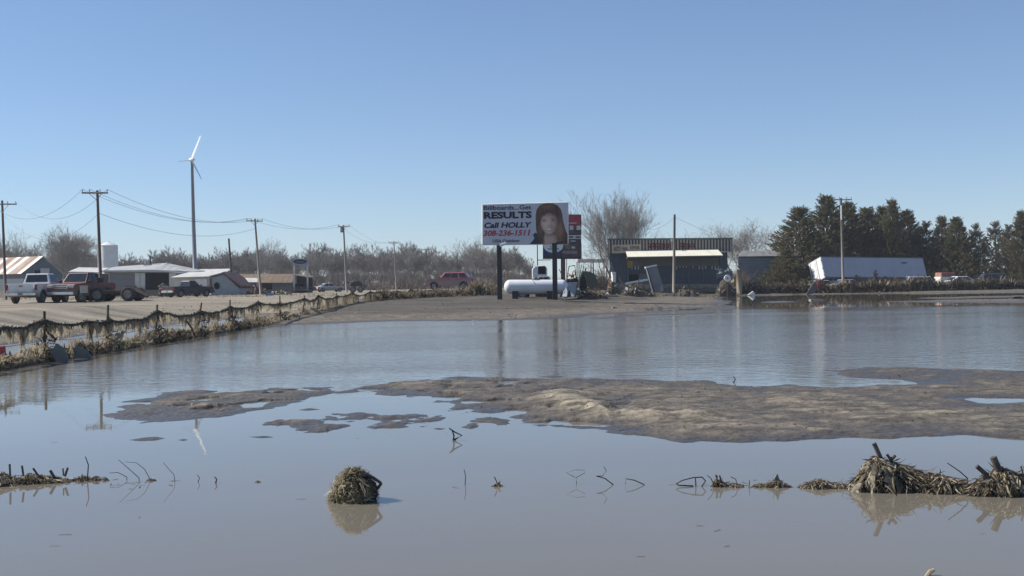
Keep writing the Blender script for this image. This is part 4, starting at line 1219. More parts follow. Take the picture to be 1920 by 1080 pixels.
MB().tube([at(925, 457, D) + Vector((0, -.03 + .3, 0)), at(1058, 455.5, D) + Vector((0, -.03 + .3, 0))], .08, 4).build('rear_beam', M['black'], T, world=True)
lettering('Billboards...Get', 907, 384.5, 996, 394, D, -.012, M['navy'], T, off=.012)
lettering('RESULTS', 907.3, 396, 997, 410.5, D, -.012, M['navy'], T, off=.045)
lettering('Call HOLLY', 908, 416, 997, 428, D, -.012, M['navy'], T, shear=.2, off=.035)
lettering('308-236-1511', 906, 430.5, 994, 443, D, -.012, M['redprint'], T, shear=.2, off=.028)
lettering('USA Outdoor', 924, 448, 975, 454.8, D, -.012, M['navy'], T, off=.01)
# printed portrait: one flat print whose colours blend softly like a photograph
GX, GY = np.meshgrid(np.linspace(990, 1064.2, 172), np.linspace(379.9, 457.6, 180))
def soft(pts, e): return np.clip(sdist(pts, GX, GY) / e * .5 + .5, 0, 1)
def blob(cx, cy, rx, ry): return np.exp(-(((GX - cx) / rx) ** 2 + ((GY - cy) / ry) ** 2))
rgb = np.zeros(GX.shape + (3,)); alpha = np.zeros(GX.shape)
def lay(mask, c):
    global rgb, alpha
    mask = np.clip(mask, 0, 1)
    rgb = rgb * (1 - mask[..., None]) + np.array(c) * mask[..., None] if not isinstance(c, np.ndarray) else rgb * (1 - mask[..., None]) + c * mask[..., None]
    alpha = np.maximum(alpha, mask)
streak = fbm(GX / 1.1 + GY * .02, GY / 14, 4, 5); wavy = fbm(GX / 5, GY / 9, 3, 8)
jacket = [(1065, 459), (991, 459), (999, 451), (1002, 446), (999, 440), (1004, 436), (1010, 440), (1026, 450), (1050, 446), (1065, 440)]
hairo = [(1009, 444), (1005.5, 432), (1004.5, 418), (1004.3, 404), (1006, 393), (1011, 386), (1019, 381.8), (1027, 380.4), (1036, 381.3), (1045, 385), (1051, 392), (1053.5, 400), (1055, 412), (1058, 424), (1061, 434), (1065, 440), (1065, 459), (1040, 459), (1016, 459), (1011, 452)]
lay(soft(jacket, .8), np.stack([.016 + .02 * wavy, .015 + .015 * wavy, .026 + .02 * wavy], -1))
hc = np.array([.070, .036, .024])[None, None] * (1 + 1.4 * streak[..., None] + .8 * wavy[..., None]) + np.array([.15, .072, .042])[None, None] * (blob(1050, 432, 7, 16) + .5 * blob(1024, 388, 9, 5) + .4 * blob(1013, 430, 4, 12))[..., None]
lay(soft(hairo, 1.0), np.clip(hc, .008, 1))
neck = [(1021, 460), (1020, 446), (1022, 434), (1043, 432), (1044, 446), (1046, 460)]
sk = np.array([.46, .315, .245]); skd = np.array([.12, .07, .052])
def skin(shade): return sk * (1 - shade[..., None]) + skd * shade[..., None]
lay(soft(neck, 2.0), skin(np.clip(.25 + .75 * blob(1033, 436, 16, 7) + .4 * blob(1044, 446, 5, 12), 0, 1)))
face = [(1013.2, 414), (1015, 404), (1021, 399), (1032, 398), (1041, 402), (1045.5, 412), (1045, 422), (1041.5, 431), (1035, 437.5), (1029.5, 439.5), (1023, 436.5), (1017, 429), (1014, 421)]
sh = .10 + .75 * np.clip((GX - 1029) / 15, 0, 1) ** 1.3 + .55 * blob(1030, 400, 18, 6) + .25 * blob(1034, 424, 3.2, 6) + .35 * blob(1016, 424, 3, 9) - .25 * blob(1021, 420, 5, 5) - .2 * blob(1039, 421, 3.5, 4)
lay(soft(face, 1.8), skin(np.clip(sh, 0, .92)))
for cx, cy in ((1020, 414.2), (1036.5, 413.2)):
    lay(.55 * blob(cx, cy - 3.2, 4.8, 1.2), np.array([.06, .035, .028])[None, None] + 0 * rgb)
    lay(.45 * blob(cx, cy, 4.4, 2.0), np.array([.10, .06, .05])[None, None] + 0 * rgb)
    lay(.9 * blob(cx, cy, 1.7, 1.1), np.array([.015, .012, .012])[None, None] + 0 * rgb)
lay(.35 * blob(1028.6, 424, 3.0, 1.3), np.array([.14, .075, .06])[None, None] + 0 * rgb)
lay(.30 * blob(1028.5, 418.5, .9, 4.5), np.array([.62, .47, .40])[None, None] + 0 * rgb)
mth = np.exp(-((GY - (430.6 - .03 * (GX - 1029) ** 2)) / 1.9) ** 2) * np.exp(-((GX - 1029) / 6.2) ** 4)
lay(.75 * mth, np.array([.23, .075, .065])[None, None] + 0 * rgb)
tth = np.exp(-((GY - (430.1 - .03 * (GX - 1029) ** 2)) / .8) ** 2) * np.exp(-((GX - 1029) / 4.6) ** 4)
lay(1.0 * tth, np.array([.75, .70, .64])[None, None] + 0 * rgb)
fringe = [(1007, 424), (1007.5, 402), (1013, 392), (1024, 388), (1036, 388), (1045, 394), (1050, 404), (1051, 424), (1047, 432), (1047, 417), (1045, 408), (1041, 402.5), (1035, 399.5), (1029, 398.5), (1024, 401), (1019, 405), (1015.5, 410), (1013.5, 419), (1012, 430)]
lay(np.clip(.95 * soft(fringe, 2.2) + .55 * (blob(1029, 402, 13, 5) * (streak * 2.4 + .5)), 0, .95), np.clip(hc * .9, .006, 1))
ny, nx = GX.shape
P0_ = [at(x, y, D) + Vector((0, -.012, 0)) for x, y in zip(GX.ravel(), GY.ravel())]
fs = []
for i in range(ny - 1):
    for j in range(nx - 1):
        if alpha[i, j] > .45: fs.append((i * nx + j, (i + 1) * nx + j, (i + 1) * nx + j + 1, i * nx + j + 1))
mb = MB(); mb.add(P0_, fs)
pm = bpy.data.materials.new('portrait_print'); pm.use_nodes = True
ca_ = pm.node_tree.nodes.new('ShaderNodeVertexColor'); ca_.layer_name = 'print'
pm.node_tree.links.new(ca_.outputs[0], pm.node_tree.nodes['Principled BSDF'].inputs['Base Color'])
pm.node_tree.nodes['Principled BSDF'].inputs['Roughness'].default_value = .6
po = mb.build('printed_portrait', pm, T, world=True)
at_ = po.data.color_attributes.new('print', 'FLOAT_COLOR', 'POINT')
at_.data.foreach_set('color', np.concatenate([rgb.reshape(-1, 3) * 1.55, np.ones((nx * ny, 1))], 1).astype(np.float32).ravel())

# pylon sign behind
D = 104
T = thing('pylon_sign', 'darker sign on a brown post peeking out behind the billboard', 'sign', base_of(1056, D))
def flat(x0, y0, x1, y1, mt, nm, yo, th=.02): return face_box(D, x0, y0, x1, y1, th, yo).build(nm, mt, T, world=True)
flat(1018, 456, 1090.5, 485.5, M['black'], 'lower_cabinet', 0, .4)
flat(1030, 402, 1090, 441, M['black'], 'upper_cabinet', 0, .4)
flat(1018.6, 457, 1053.5, 480.5, M['signblue'], 'blue_panel', -.022)
flat(1054, 457, 1089, 482, M['signdark'], 'photo_panel', -.022)
c = at(1037.5, 460.5, D)
s = F / D
pts = [c + Vector((18.5 / s * math.cos(k_ * math.pi / 16), -.045, 13.5 / s * math.sin(k_ * math.pi / 16))) for k_ in range(32)]
MB().slab(pts, (0, .02, 0)).build('white_oval', M['white'], T, world=True)
flat(1027, 466, 1048, 467.4, M['navy'], 'lettering', -.06, .01)
flat(1031, 462, 1044, 463.5, M['navy'], 'lettering', -.06, .01)
flat(1031, 402.8, 1088, 421.5, M['signred'], 'red_panel', -.022)
flat(1031, 422, 1089, 440, M['signdark'], 'photo_panel', -.022)
flat(1066, 417.6, 1081, 419, M['offwhite'], 'lettering', -.04, .01)
for x0, x1 in ((1068, 1075), (1081, 1088.5)): flat(x0, 423, x1, 431, M['offwhite'], 'print_patch', -.04, .01)
flat(1066, 441.5, 1090, 447, M['offwhite'], 'changeable_strip', -.01, .3)
flat(1066, 443, 1075, 446, M['signdark'], 'lettering', -.03, .01)
flat(1079, 443, 1088, 446, M['signdark'], 'lettering', -.03, .01)
flat(1066, 447.4, 1090, 456, M['signdark'], 'middle_cabinet', 0, .4)
flat(1070, 451, 1079, 453, M['offwhite'], 'lettering', -.02, .01)
lettering('90', 1060, 458.5, 1069, 467.5, D, -.045, M['offwhite'], T, off=.02)
flat(1071.5, 462, 1078, 466, M['offwhite'], 'arrow_mark', -.04, .01)
flat(1054.5, 470, 1083, 476, M['signgrey'], 'print_patch', -.04, .01)
flat(1051.8, 485.5, 1060, 545, M['roofmaroon'], 'post', .05, .3)
for x in (1041, 1062): flat(x, 485.5, x + 1.2, 545, M['steelgrey'], 'guy_pole', .1, .06)
MB().box(tuple(at(1020, 487.5, D) - T.location), (1.2, .3, .06)).build('sign_lamp', M['black'], T)
# thin pole that passes behind the billboard
pole('thin straight pole rising behind the billboard by the white cab', (1007, 420), (1008.5, 546), 98, None, r=.05, m='black')

# ------------------------------------------------------------------ propane tank
D = 81
s = F / D
c = at(1005, 537.8, D)
T = thing('propane_tank', 'long white horizontal propane tank with rounded ends below the billboard', 'gas tank', base_of(1005, D))
rT = 13.4 / s; hl = 60 / s
prof = []
for k_ in range(9):
    a_ = math.pi / 2 * k_ / 8
    prof.append((max(rT * math.sin(a_), .001), -hl - (rT * .82) * math.cos(a_) + rT * .82))
prof += [(rT, hl - rT * .82)] + [(max(rT * math.cos(math.pi / 2 * k_ / 8), .001), hl - rT * .82 + rT * .82 * math.sin(math.pi / 2 * k_ / 8)) for k_ in range(1, 9)]
o = MB().lathe(prof, 36).build('shell', M['tank'], T, smooth=True)
o.rotation_euler = (0, R(90.8), 0); o.location = c - T.location
for px_ in (966, 1031):
    q = at(px_, 549, D) - T.location
    MB().box((q.x, 0, q.z * .5 + .05), (.42, .8, max(q.z, .15) + .25)).build('saddle', M['black'], T)
q = at(1003, 524, D) - T.location
MB().lathe([(.001, .16), (.17, .14), (.19, 0)], 14, tuple(q)).build('valve_dome', M['steelgrey'], T, smooth=True)
for px_ in (950, 1050):
    q = at(px_, 527, D) - T.location
    MB().tube([q + Vector((-.08, 0, -.06)), q + Vector((-.06, 0, .1)), q + Vector((.06, 0, .1)), q + Vector((.08, 0, -.06))], .012, 4).build('lifting_lug', M['steelgrey'], T)
q0 = at(995, 516, D) - T.location; q1 = at(1004, 533, D) - T.location; q0.y -= rT * .8; q1.y -= rT
MB().tube([q0, q0.lerp(q1, .5) + Vector((-.05, -.05, 0)), q1], .018, 5).build('hose', M['black'], T)

# ------------------------------------------------------------------ vehicles
P = {}
P['white'] = car_paint('white_car_paint', (.72, .72, .71), top=1.1)
P['red'] = car_paint('dark_red_paint', (.135, .02, .024), dirt=(.17, .115, .10), top=1.4)
P['maroon'] = car_paint('maroon_paint', (.40, .075, .11), dirt=(.34, .25, .22), top=1.5)
P['blackp'] = car_paint('black_car_paint', (.022, .022, .026), dirt=(.07, .06, .055), top=.9)
P['greyp'] = car_paint('grey_car_paint', (.24, .26, .30), top=.8)
P['silver'] = car_paint('silver_paint', (.50, .50, .49), top=1.0)
P['tan'] = car_paint('tan_dirty_paint', (.42, .39, .34), top=1.2)
P['navy'] = car_paint('dark_blue_paint', (.06, .075, .11), top=.8)

def park(px, D, **k):
    return base_of(px, D)
p = base_of(43, 77)
vehicle('pickup_truck', 'white crew cab pickup seen from behind, parked at the left edge', 'pickup truck', (p.x + .1, p.y + 2.6, p.z), R(88), P['white'], L=5.9, W=2.03, H=2.0, wr=.43)
p = base_of(124, 77)
vehicle('pickup_truck', 'dark red pickup with chrome grille facing the camera beside the white pickup', 'pickup truck', (p.x - .0, p.y + 2.8, p.z), R(-103), P['red'], L=4.9, W=2.03, H=2.0, wr=.43, chrome_front=True)
p = base_of(353, 112)
vehicle('pickup_truck', 'small black pickup with dented tailgate parked in front of the gabled shed', 'pickup truck', (p.x, p.y, p.z), R(52), P['blackp'], L=4.7, W=1.75, H=1.55, wr=.34)
p = base_of(846, 128)
vehicle('sport_utility_vehicle', 'dusty maroon sport utility truck facing left behind the weeds', 'sport utility', (p.x, p.y, p.z + .28), R(170), P['maroon'], style='suv', g_=(-.80, .42, -.62, .20), L=5.3, W=1.95, H=1.85, wr=.40)
p = base_of(1023, 86.5)
vehicle('pickup_truck', 'wrecked grey pickup behind the propane tank, its bed buckled', 'pickup truck', (p.x, p.y + 1.0, p.z - .02), R(174), P['greyp'], L=5.0, W=1.9, H=1.62, wr=.36, tilt=(R(2), R(1.5)))
cars = [(1546, 129, 'sedan', 'silver', 8, 'grey-white car half hidden by brush below the white end of the trailer', 1.42, 4.5),
        (1592, 127, 'sedan', 'tan', 12, 'pale dusty car behind the brush at the foot of the crossarm pole', 1.42, 4.6),
        (1708, 124, 'suv', 'silver', 176, 'silver car with dark side windows in front of the right end of the trailer', 1.62, 4.6),
        (1806, 128, 'sedan', 'white', 8, 'white car roof showing above the brush right of the faded red box', 1.45, 4.6),
        (1849, 130, 'suv', 'navy', 172, 'dark car with glinting windshield near the right edge behind the brush', 1.6, 4.5)]
for px_, D_, st, pt, an, lb, H_, L_ in cars:
    p = base_of(px_, D_)
    vehicle('parked_car', lb, 'car', (p.x, p.y, p.z - .1), R(an), P[pt], style=st, L=L_, W=1.8, H=H_, wr=.32, group='cars stranded behind the brush')
p = base_of(618, 190)
vehicle('parked_car', 'dull grey-green car among debris right of the oval sign', 'car', (p.x, p.y, p.z), R(30), P['silver'], style='sedan', L=4.6, W=1.8, H=1.4, wr=.32)
p = base_of(563, 168)
vehicle('parked_car', 'dark car under the open carport end of the brown building', 'car', (p.x, p.y, p.z), R(10), P['navy'], style='sedan', L=4.5, W=1.8, H=1.4, wr=.32)

# rusty flatbed trailer
D = 79
T = thing('flatbed_trailer', 'rusty flatbed trailer with dual tyres and a lowered ramp behind the red pickup', 'trailer', base_of(205, D))
q = lambda x, y: at(x, y, D) - T.location
a, b = q(178, 545), q(232, 543.5)
for i in range(9):
    t0, t1 = i / 9, (i + .95) / 9
    MB().box(((a.x + (b.x - a.x) * (t0 + t1) / 2), 1.1, a.z + .02), ((b.x - a.x) / 9 * .93, 2.2, .05)).build('deck_plank', M['timber'], T)
for y_ in (0.02, 2.15): MB().box(((a.x + b.x) / 2, y_, a.z - .13), (b.x - a.x + .2, .09, .20)).build('side_beam', M['rust'], T)
MB().box(((a.x + b.x) / 2, 1.1, a.z - .28), (b.x - a.x - .1, .9, .14)).build('frame', M['rust'], T)
MB().box((b.x + .1, 1.1, a.z + .16), (.12, 2.2, .35)).build('end_board', M['timber'], T)
for x in (q(232, 0).x - .05, q(174, 0).x): 
    for y_ in (.0, .30, 1.95, 2.25): wheel(T, x, (y_ - .01) if y_ > 1 else -(.02 - y_) - .001, .46, .24)
r0 = q(240, 547); r1 = q(262, 558)
MB().slab([r0 + Vector((0, .3, 0)), r1 + Vector((0, .3, 0)), r1 + Vector((.1, .3, .12)), r0 + Vector((.05, .3, .28))], (0, 1.6, 0)).build('ramp', M['rust'], T)
MB().tube([r0 + Vector((-.3, .2, .35)), r1 + Vector((.25, .2, .1))], .05, 5).build('ramp_arm', M['black'], T)
MB().tube([q(191, 548), q(191.5, 561)], .06, 6).build('stand_leg', M['rust'], T)

D = 78
T = thing('cab_chassis', 'dark rusty truck bed box with tyre stack right of the red pickup', 'truck bed', base_of(170, D + 3))
q = lambda x, y: at(x, y, D + 3) - T.location
a, b = q(152, 546), q(184, 520)
MB().box(((a.x + b.x) / 2, .2, (a.z + b.z) / 2), (b.x - a.x, 1.8, b.z - a.z)).build('box', mat('dark_rust_box', (.045, .028, .024), .8, (.02, .016, .018), 3), T, bevel=.05)
MB().box(((a.x + b.x) / 2, -.72, b.z - .12), (b.x - a.x + .1, .1, .12)).build('rail', M['rust'], T)
MB().box(((a.x + b.x) / 2, .2, a.z - .12), (b.x - a.x, 1.5, .2)).build('chassis', M['black'], T)
for x in (a.x + .35, b.x - .3): wheel(T, x, -.62, .42); wheel(T, x, 1.0, .42)
MB().lathe([(.001, -.02), (.11, 0), (.13, .06), (.001, .1)], 12).build('marker_lamp', M['yellow'], T)
ml = [o for o in T.children if o.name.startswith('marker_lamp')][0]; ml.rotation_euler = (R(90), 0, 0); ml.location = q(166, 526) + Vector((0, -.78, 0))

D = 76
T = thing('white_cooler', 'small pale square box by the red pickup rear wheel', 'box', at(157.5, 549, D))
T.location.z = gz(T.location.x, D)
q = at(157.5, 543, D) - T.location
MB().box((0, 0, q.z), (.42, .3, .44)).build('shell', M['galv'], T, bevel=.03)
MB().box((0, 0, q.z + .235), (.46, .34, .05)).build('lid', M['offwhite'], T)
MB().box((0, .1, q.z / 2 - .1), (.1, .1, max(q.z - .2, .1))).build('stand', M['rust'], T)

# ------------------------------------------------------------------ tilted semi trailer
D0 = 142
al = R(22.5)
nb = at(1547.5, 521, D0)          # near bottom corner of the door end
T = thing('semi_trailer', 'long white box trailer tipped backwards, its door end lit by the sun', 'semi trailer', (nb.x, nb.y, gz(nb.x, nb.y)))
LT, WT, HT = 15.6, 2.6, 2.75
roll = R(18.5)
Rt = Matrix.Rotation(al, 3, 'Z') @ Matrix.Rotation(-roll, 3, 'X') @ Matrix.Rotation(R(0.9), 3, 'Y')
zb = nb.z - T.location.z
def tp_(x, y, z): return Rt @ Vector((x, y, z)) + Vector((0, 0, zb))
def tbox(x0, x1, y0, y1, z0, z1):
    return MB().hexa([tp_(x0, y0, z0), tp_(x1, y0, z0), tp_(x1, y1, z0), tp_(x0, y1, z0)], [tp_(x0, y0, z1), tp_(x1, y0, z1), tp_(x1, y1, z1), tp_(x0, y1, z1)])
trw = mat('trailer_shaded_white', (.42, .425, .47), .5, (.37, .375, .42), .6)  # white darkened to lavender: shade of the long side put into the colour
tbox(0, LT, 0, WT, 0, HT).build('box', trw, T)
for i in range(13):
    tbox(.03 + LT * i / 13, LT * (i + 1) / 13 - .03, -.012, -.001, .14, HT - .12).build('side_panel', trw, T)
tbox(-.01, LT + .01, -.03, .02, -.02, .12).build('bottom_rail', M['steelgrey'], T)
tbox(-.01, LT + .01, -.03, .02, HT - .1, HT + .03).build('top_rail', M['steelgrey'], T)
for y0, y1 in ((.06, WT / 2 - .02), (WT / 2 + .02, WT - .06)):
    dr = tbox(-.05, -.001, y0, y1, .06, HT - .06).build('rear_door', M['white'], T)
    tbox(-.085, -.052, (y0 + y1) / 2 + .28, (y0 + y1) / 2 + .32, .1, HT - .1).build('lock_rod', M['steelgrey'], dr)
for z_ in (.35, 1.2, 2.2): tbox(-.08, -.052, -.01, .09, z_, z_ + .12).build('hinge', M['black'], T)
tbox(LT - 3.6, LT - 2.6, -.022, -.013, HT - .78, HT - .62).build('logo_strip', M['slate'], T)
tbox(LT - 3.45, LT - 2.9, -.022, -.013, HT - .88, HT - .80).build('logo_strip', M['slate'], T)
tbox(.5, 4.2, .3, WT - .3, -.35, -.02).build('axle_frame', M['black'], T)
for x in (1.2, 2.5):
    for y in (.25, WT - .25):
        w_ = wheel(T, 0, -1, .5, .3); w_.location = tp_(x, y, -.5); w_.rotation_euler = (Rt @ Matrix.Rotation(R(90), 3, 'X')).to_euler()
for y in (.5, WT - .5): tbox(LT - 3.2, LT - 3.05, y, y + .14, -1.0, 0).build('landing_leg', M['steelgrey'], T)

# faded red box beyond the brush
D = 134
T = thing('red_box_body', 'faded red box with cream lower half right of the trailer', 'van body', base_of(1777, D))
face_box(D, 1765, 511, 1791, 519, 2, 0).build('upper_body', M['pinkbox'], T, world=True, bevel=.05)
face_box(D, 1763, 519, 1791, 535, 2, -.02).build('lower_body', M['cream'], T, world=True, bevel=.05)
for x in (1768, 1786): 
    q = at(x, 535, D) - T.location; wheel(T, q.x, -.1, .34)

# ------------------------------------------------------------------ things below and beside the signs
D = 92
T = thing('machine_cab', 'white machine cab with dark window standing behind the propane tank', 'machine cab', base_of(1011, D))
q = lambda x, y, d=D: at(x, y, d) - T.location
a, b = q(998, 516), q(1026, 497)
MB().slab([(a.x, 0, 0.3), (b.x, 0, .3), (b.x, 0, b.z - .25), (b.x - .25, 0, b.z), (a.x + .2, 0, b.z - .05), (a.x, 0, b.z - .3)], (0, 1.2, 0)).build('cab_shell', M['white'], T, bevel=.06)
MB().slab([q(1008.5, 514) + Vector((0, -.02, 0)), q(1023.5, 514) + Vector((0, -.02, 0)), q(1023.5, 499.5) + Vector((0, -.02, 0)), q(1009, 499.5) + Vector((0, -.02, 0))], (0, .015, 0)).build('window', M['dark'], T)
MB().box((q(1011, 0).x, .6, .3), (1.3, 1.1, .6)).build('base', M['black'], T)

D = 90
T = thing('green_combine', 'muddy green farm machine with a sagging rounded body left of the shop', 'farm machine', base_of(1103, D))
q = lambda x, y, z=0: at(x, y, D) - T.location + Vector((0, z, 0))
hull = [(1084, 546), (1088, 519), (1091, 509), (1097, 507.5), (1104, 509), (1111, 513), (1117, 519), (1121, 526), (1123, 533), (1122, 546)]
MB().slab([q(*h_) for h_ in hull], (0, 1.5, 0)).build('body', M['green'], T, bevel=.12)
MB().slab([q(1082, 546, -.06), q(1085.5, 522, -.06), q(1092, 507, -.06), q(1094.5, 509, -.06), q(1088, 523, -.06), q(1086, 546, -.06)], (0, .1, 0)).build('side_frame', mat('pale_green_frame', (.22, .24, .17), .7), T)
MB().slab([q(1087, 543, -.02), q(1089, 524, -.02), q(1093, 514, -.02), q(1098, 524, -.02), q(1101, 543, -.02)], (0, .05, 0)).build('intake_opening', M['dark'], T)
MB().tube([q(1098, 508.5, .4), q(1098.5, 503, .4)], .05, 6).build('exhaust_pipe', M['black'], T)
MB().tube([q(1106, 509, .4), q(1120, 519, .4)], .04, 5).build('hand_rail', M['black'], T)

D = 96
T = thing('tangled_frame', 'tangled dark machine frame with orange-red drum between tank and green machine', 'farm machine', base_of(1072, D))
q = lambda x, y, z=0: at(x, y, D) - T.location + Vector((0, z, 0))
MB().lathe([(.001, -.14), (.13, -.12), (.16, 0), (.13, .12), (.001, .14)], 14, tuple(q(1073, 517))).build('drum', M['orange'], T, smooth=True)
rr = random.Random(8)
for (x0, y0, x1, y1) in ((1063, 524, 1067, 499), (1067, 499, 1078, 498), (1078, 498, 1080, 522), (1060, 527, 1086, 520), (1082, 525, 1077, 507), (1086, 524, 1090, 497), (1064, 512, 1084, 527), (1056, 523, 1049, 505), (1070, 526, 1075, 508), (1092, 520, 1094, 498), (1062, 518, 1080, 515)):
    MB().tube([q(x0, y0, rr.uniform(-.3, .3)), q((x0 + x1) / 2, (y0 + y1) / 2, rr.uniform(-.3, .3)), q(x1, y1, rr.uniform(-.3, .3))], .035, 5).build('frame_bar', M['black'], T)
MB().slab([q(1060, 532), q(1086, 532), q(1084, 522), (q(1063, 523))], (0, .8, 0)).build('base_pan', M['dark'], T, bevel=.05)
for x in (1066, 1081): p = q(x, 532); wheel(T, p.x, -.12, .3)

# crumpled fender in front of the wreck
D = 80
T = thing('crumpled_panel', 'light blue-grey crumpled vehicle panel with wheel arch right of the tank', 'car panel', base_of(1068, D))
q = lambda x, y, z=0: at(x, y, D) - T.location + Vector((0, z, 0))
pts = [(1054, 556), (1057, 546), (1062, 538), (1068, 533), (1074, 533), (1082, 528), (1080, 541), (1078, 556), (1071, 556), (1070, 547), (1067, 544), (1064, 548), (1063, 556)]
MB().slab([q(x, y, math.sin(x * .4) * .15) for x, y in pts], (0, .06, 0)).build('panel', mat('pale_blue_panel', (.36, .40, .47), .45, (.27, .29, .33), 3), T)
MB().slab([q(1050, 557, .3), q(1082, 557, .3), q(1080, 552, .3), q(1066, 550, .3), q(1052, 551, .3)], (0, .4, 0)).build('mud_skirt', M['dkdirt'], T)

# ------------------------------------------------------------------ junk in front of the shop
def junk(name, label, cat, px_, D_): return thing(name, label, cat, base_of(px_, D_))
D = 108
T = junk('leaning_cabinet', 'tall grey metal cabinet leaning left in front of the shop', 'cabinet', 1230, D)
q = lambda x, y, z=0: at(x, y, D) - T.location + Vector((0, z, 0))
MB().slab([q(1225, 549), q(1246, 547), q(1231.5, 497.5), q(1211.5, 502)], (0, .75, 0)).build('body', mat('grey_cabinet_paint', (.235, .23, .245), .55, (.18, .175, .19), 1.5), T, bevel=.03)
MB().slab([q(1210.5, 503, -.05), q(1232, 498.2, -.05), q(1231.5, 496.2, -.05), q(1210.5, 500.5, -.05)], (0, .85, 0)).build('top_plate', M['white'], T)
MB().slab([q(1213, 505, -.02), q(1214.5, 505, -.02), q(1228, 547, -.02), q(1226, 547.5, -.02)], (0, .03, 0)).build('edge_channel', M['black'], T)
MB().slab([q(1238, 546, -.02), q(1244, 546, -.02), q(1240, 533, -.02)], (0, .02, 0)).build('torn_sheet', M['galv'], T)
T = junk('white_beam', 'long pale beam lying tilted against the junk pile before the shop', 'beam', 1194, D)
q = lambda x, y, z=0: at(x, y, D) - T.location + Vector((0, z, 0))
MB().slab([q(1173, 533.5), q(1215.5, 526), q(1215, 522.5), q(1173, 530)], (0, .25, 0)).build('beam_box', M['white'], T)
MB().slab([q(1172, 534, .02), q(1174.5, 533.5, .02), q(1174.5, 529.6, .02), q(1172, 530, .02)], (0, .22, 0)).build('end_cap', M['galv'], T)
T = junk('white_sheet', 'bright upright white panel standing left of the junk pile', 'sheet', 1152, D)
q = lambda x, y, z=0: at(x, y, D) - T.location + Vector((0, z, 0))
MB().slab([q(1149.5, 529), q(1155.5, 530), q(1155, 511), q(1148, 510)], (-.1, .5, 0)).build('sheet', M['white'], T, bevel=.03)
MB().slab([q(1156, 530, -.03), q(1159, 528, -.03), q(1158, 515, -.03), q(1155.5, 512, -.03)], (0, .3, 0)).build('back_edge', M['black'], T)
T = junk('diagonal_shadow', 'dark slanted strips standing for a diagonal shadow on the left end wall of the shop', 'board', 1162, 113)
def debris_pile(name, label, cat, D_, x0, x1, ytop, n, seed, mats, small=False):
    T_ = junk(name, label, cat, (x0 + x1) / 2, D_)
    r_ = random.Random(seed); s_ = F / D_; w = (x1 - x0) / s_; h = (hor((x0 + x1) / 2) + (CAMZ - T_.location.z) * s_ - ytop) / s_
    mb = MB()
    nx = 14; vs = []; fs = []
    for i in range(nx + 1):
        for j in range(7):
            u_ = i / nx * 2 - 1; v_ = j / 6 * 2 - 1
            hh = h * .75 * max(0, 1 - u_ * u_) * max(0, 1 - v_ * v_) ** .6 * r_.uniform(.7, 1.2)
            vs.append((u_ * w * .5, v_ * 1.1, hh - .08))
    for i in range(nx):
        for j in range(6): fs.append((i * 7 + j, (i + 1) * 7 + j, (i + 1) * 7 + j + 1, i * 7 + j + 1))
    mb.add(vs, fs); mb.build('mound', M['dkdirt'], T_)
    for i in range(n):
        u_ = r_.uniform(-1, 1); zz = h * (1 - u_ * u_) * r_.uniform(.2, .95)
        rot = Euler((r_.uniform(-1, 1), r_.uniform(-1, 1), r_.uniform(0, 3))).to_matrix()
        k_ = r_.random()
        m_ = r_.choice(mats)
        c_ = (u_ * w * .48, r_.uniform(-1.0, -.2), zz)
        if k_ < .45: MB().box(c_, (r_.uniform(.4, 1.1), r_.uniform(.05, .10), r_.uniform(.03, .06)), rot).build('plank', M[m_], T_)
        elif k_ < .8: MB().box(c_, (r_.uniform(.2, .5), r_.uniform(.02, .04), r_.uniform(.15, .4)), rot).build('sheet_scrap', M[m_], T_)
        else: MB().box(c_, (r_.uniform(.15, .3),) * 3, rot).build('block', M[m_], T_, bevel=.03)
    bl = MB()
    for i in range(n * 14):
        u_ = r_.uniform(-1, 1)
        bl.tri((u_ * w * .5, r_.uniform(-1, .3), h * (1 - u_ * u_) * r_.uniform(0, .8)), (r_.uniform(-.5, .5), r_.uniform(-.5, .2), r_.uniform(-.1, .4)), .05)
    o_ = bl.build('loose_debris', M['wrack'], T_); o_['kind'] = 'stuff'
    return T_
MB().slab([(-.25, 0, 0), (.25, 0, 0), (-.75, 0, 3.2), (-1.0, 0, 3.1)], (0, .1, 0)).build('plank', M['board'], T)  # these strips stand for the diagonal shadow across the end wall
MB().slab([(.9, .1, 0), (1.2, .1, 0), (-.3, .1, 2.2), (-.45, .1, 2.1)], (0, .1, 0)).build('plank', M['board'], T)
debris_pile('debris_pile', 'jumbled pile of planks and white scraps in front of the shop door', 'debris pile', 107, 1158, 1226, 529, 34, 1, ['white', 'galv', 'timber', 'black', 'board', 'rust'])
debris_pile('debris_pile', 'small heap of tan and white scraps between the green machine and the shop', 'debris pile', 109, 1135, 1162, 513, 20, 2, ['white', 'timber', 'pinkbox', 'galv', 'rust'])
debris_pile('debris_pile', 'low heap of mud and scraps at the foot of the green farm machine', 'debris pile', 88, 1082, 1138, 537, 18, 12, ['board', 'galv', 'timber', 'rust'])
debris_pile('debris_pile', 'heap of red and white wreckage below the small canopy', 'debris pile', 137, 463, 500, 533, 26, 3, ['white', 'redthing', 'redthing', 'black', 'galv'])
debris_pile('debris_pile', 'dark rubble and shrub heap in front of the open garage bay', 'debris pile', 122, 300, 322, 528, 18, 4, ['rust', 'board', 'offwhite', 'timber'])
debris_pile('debris_pile', 'low heap of pale scraps behind the fence right of the leaning pole', 'debris pile', 128, 505, 550, 545, 16, 5, ['timber', 'galv', 'board'])
debris_pile('dirt_mound', 'low brown mound of dirt and roots at the foot of the thick bare pole', 'mound', 106, 1262, 1312, 536, 8, 6, ['timber', 'rust'])
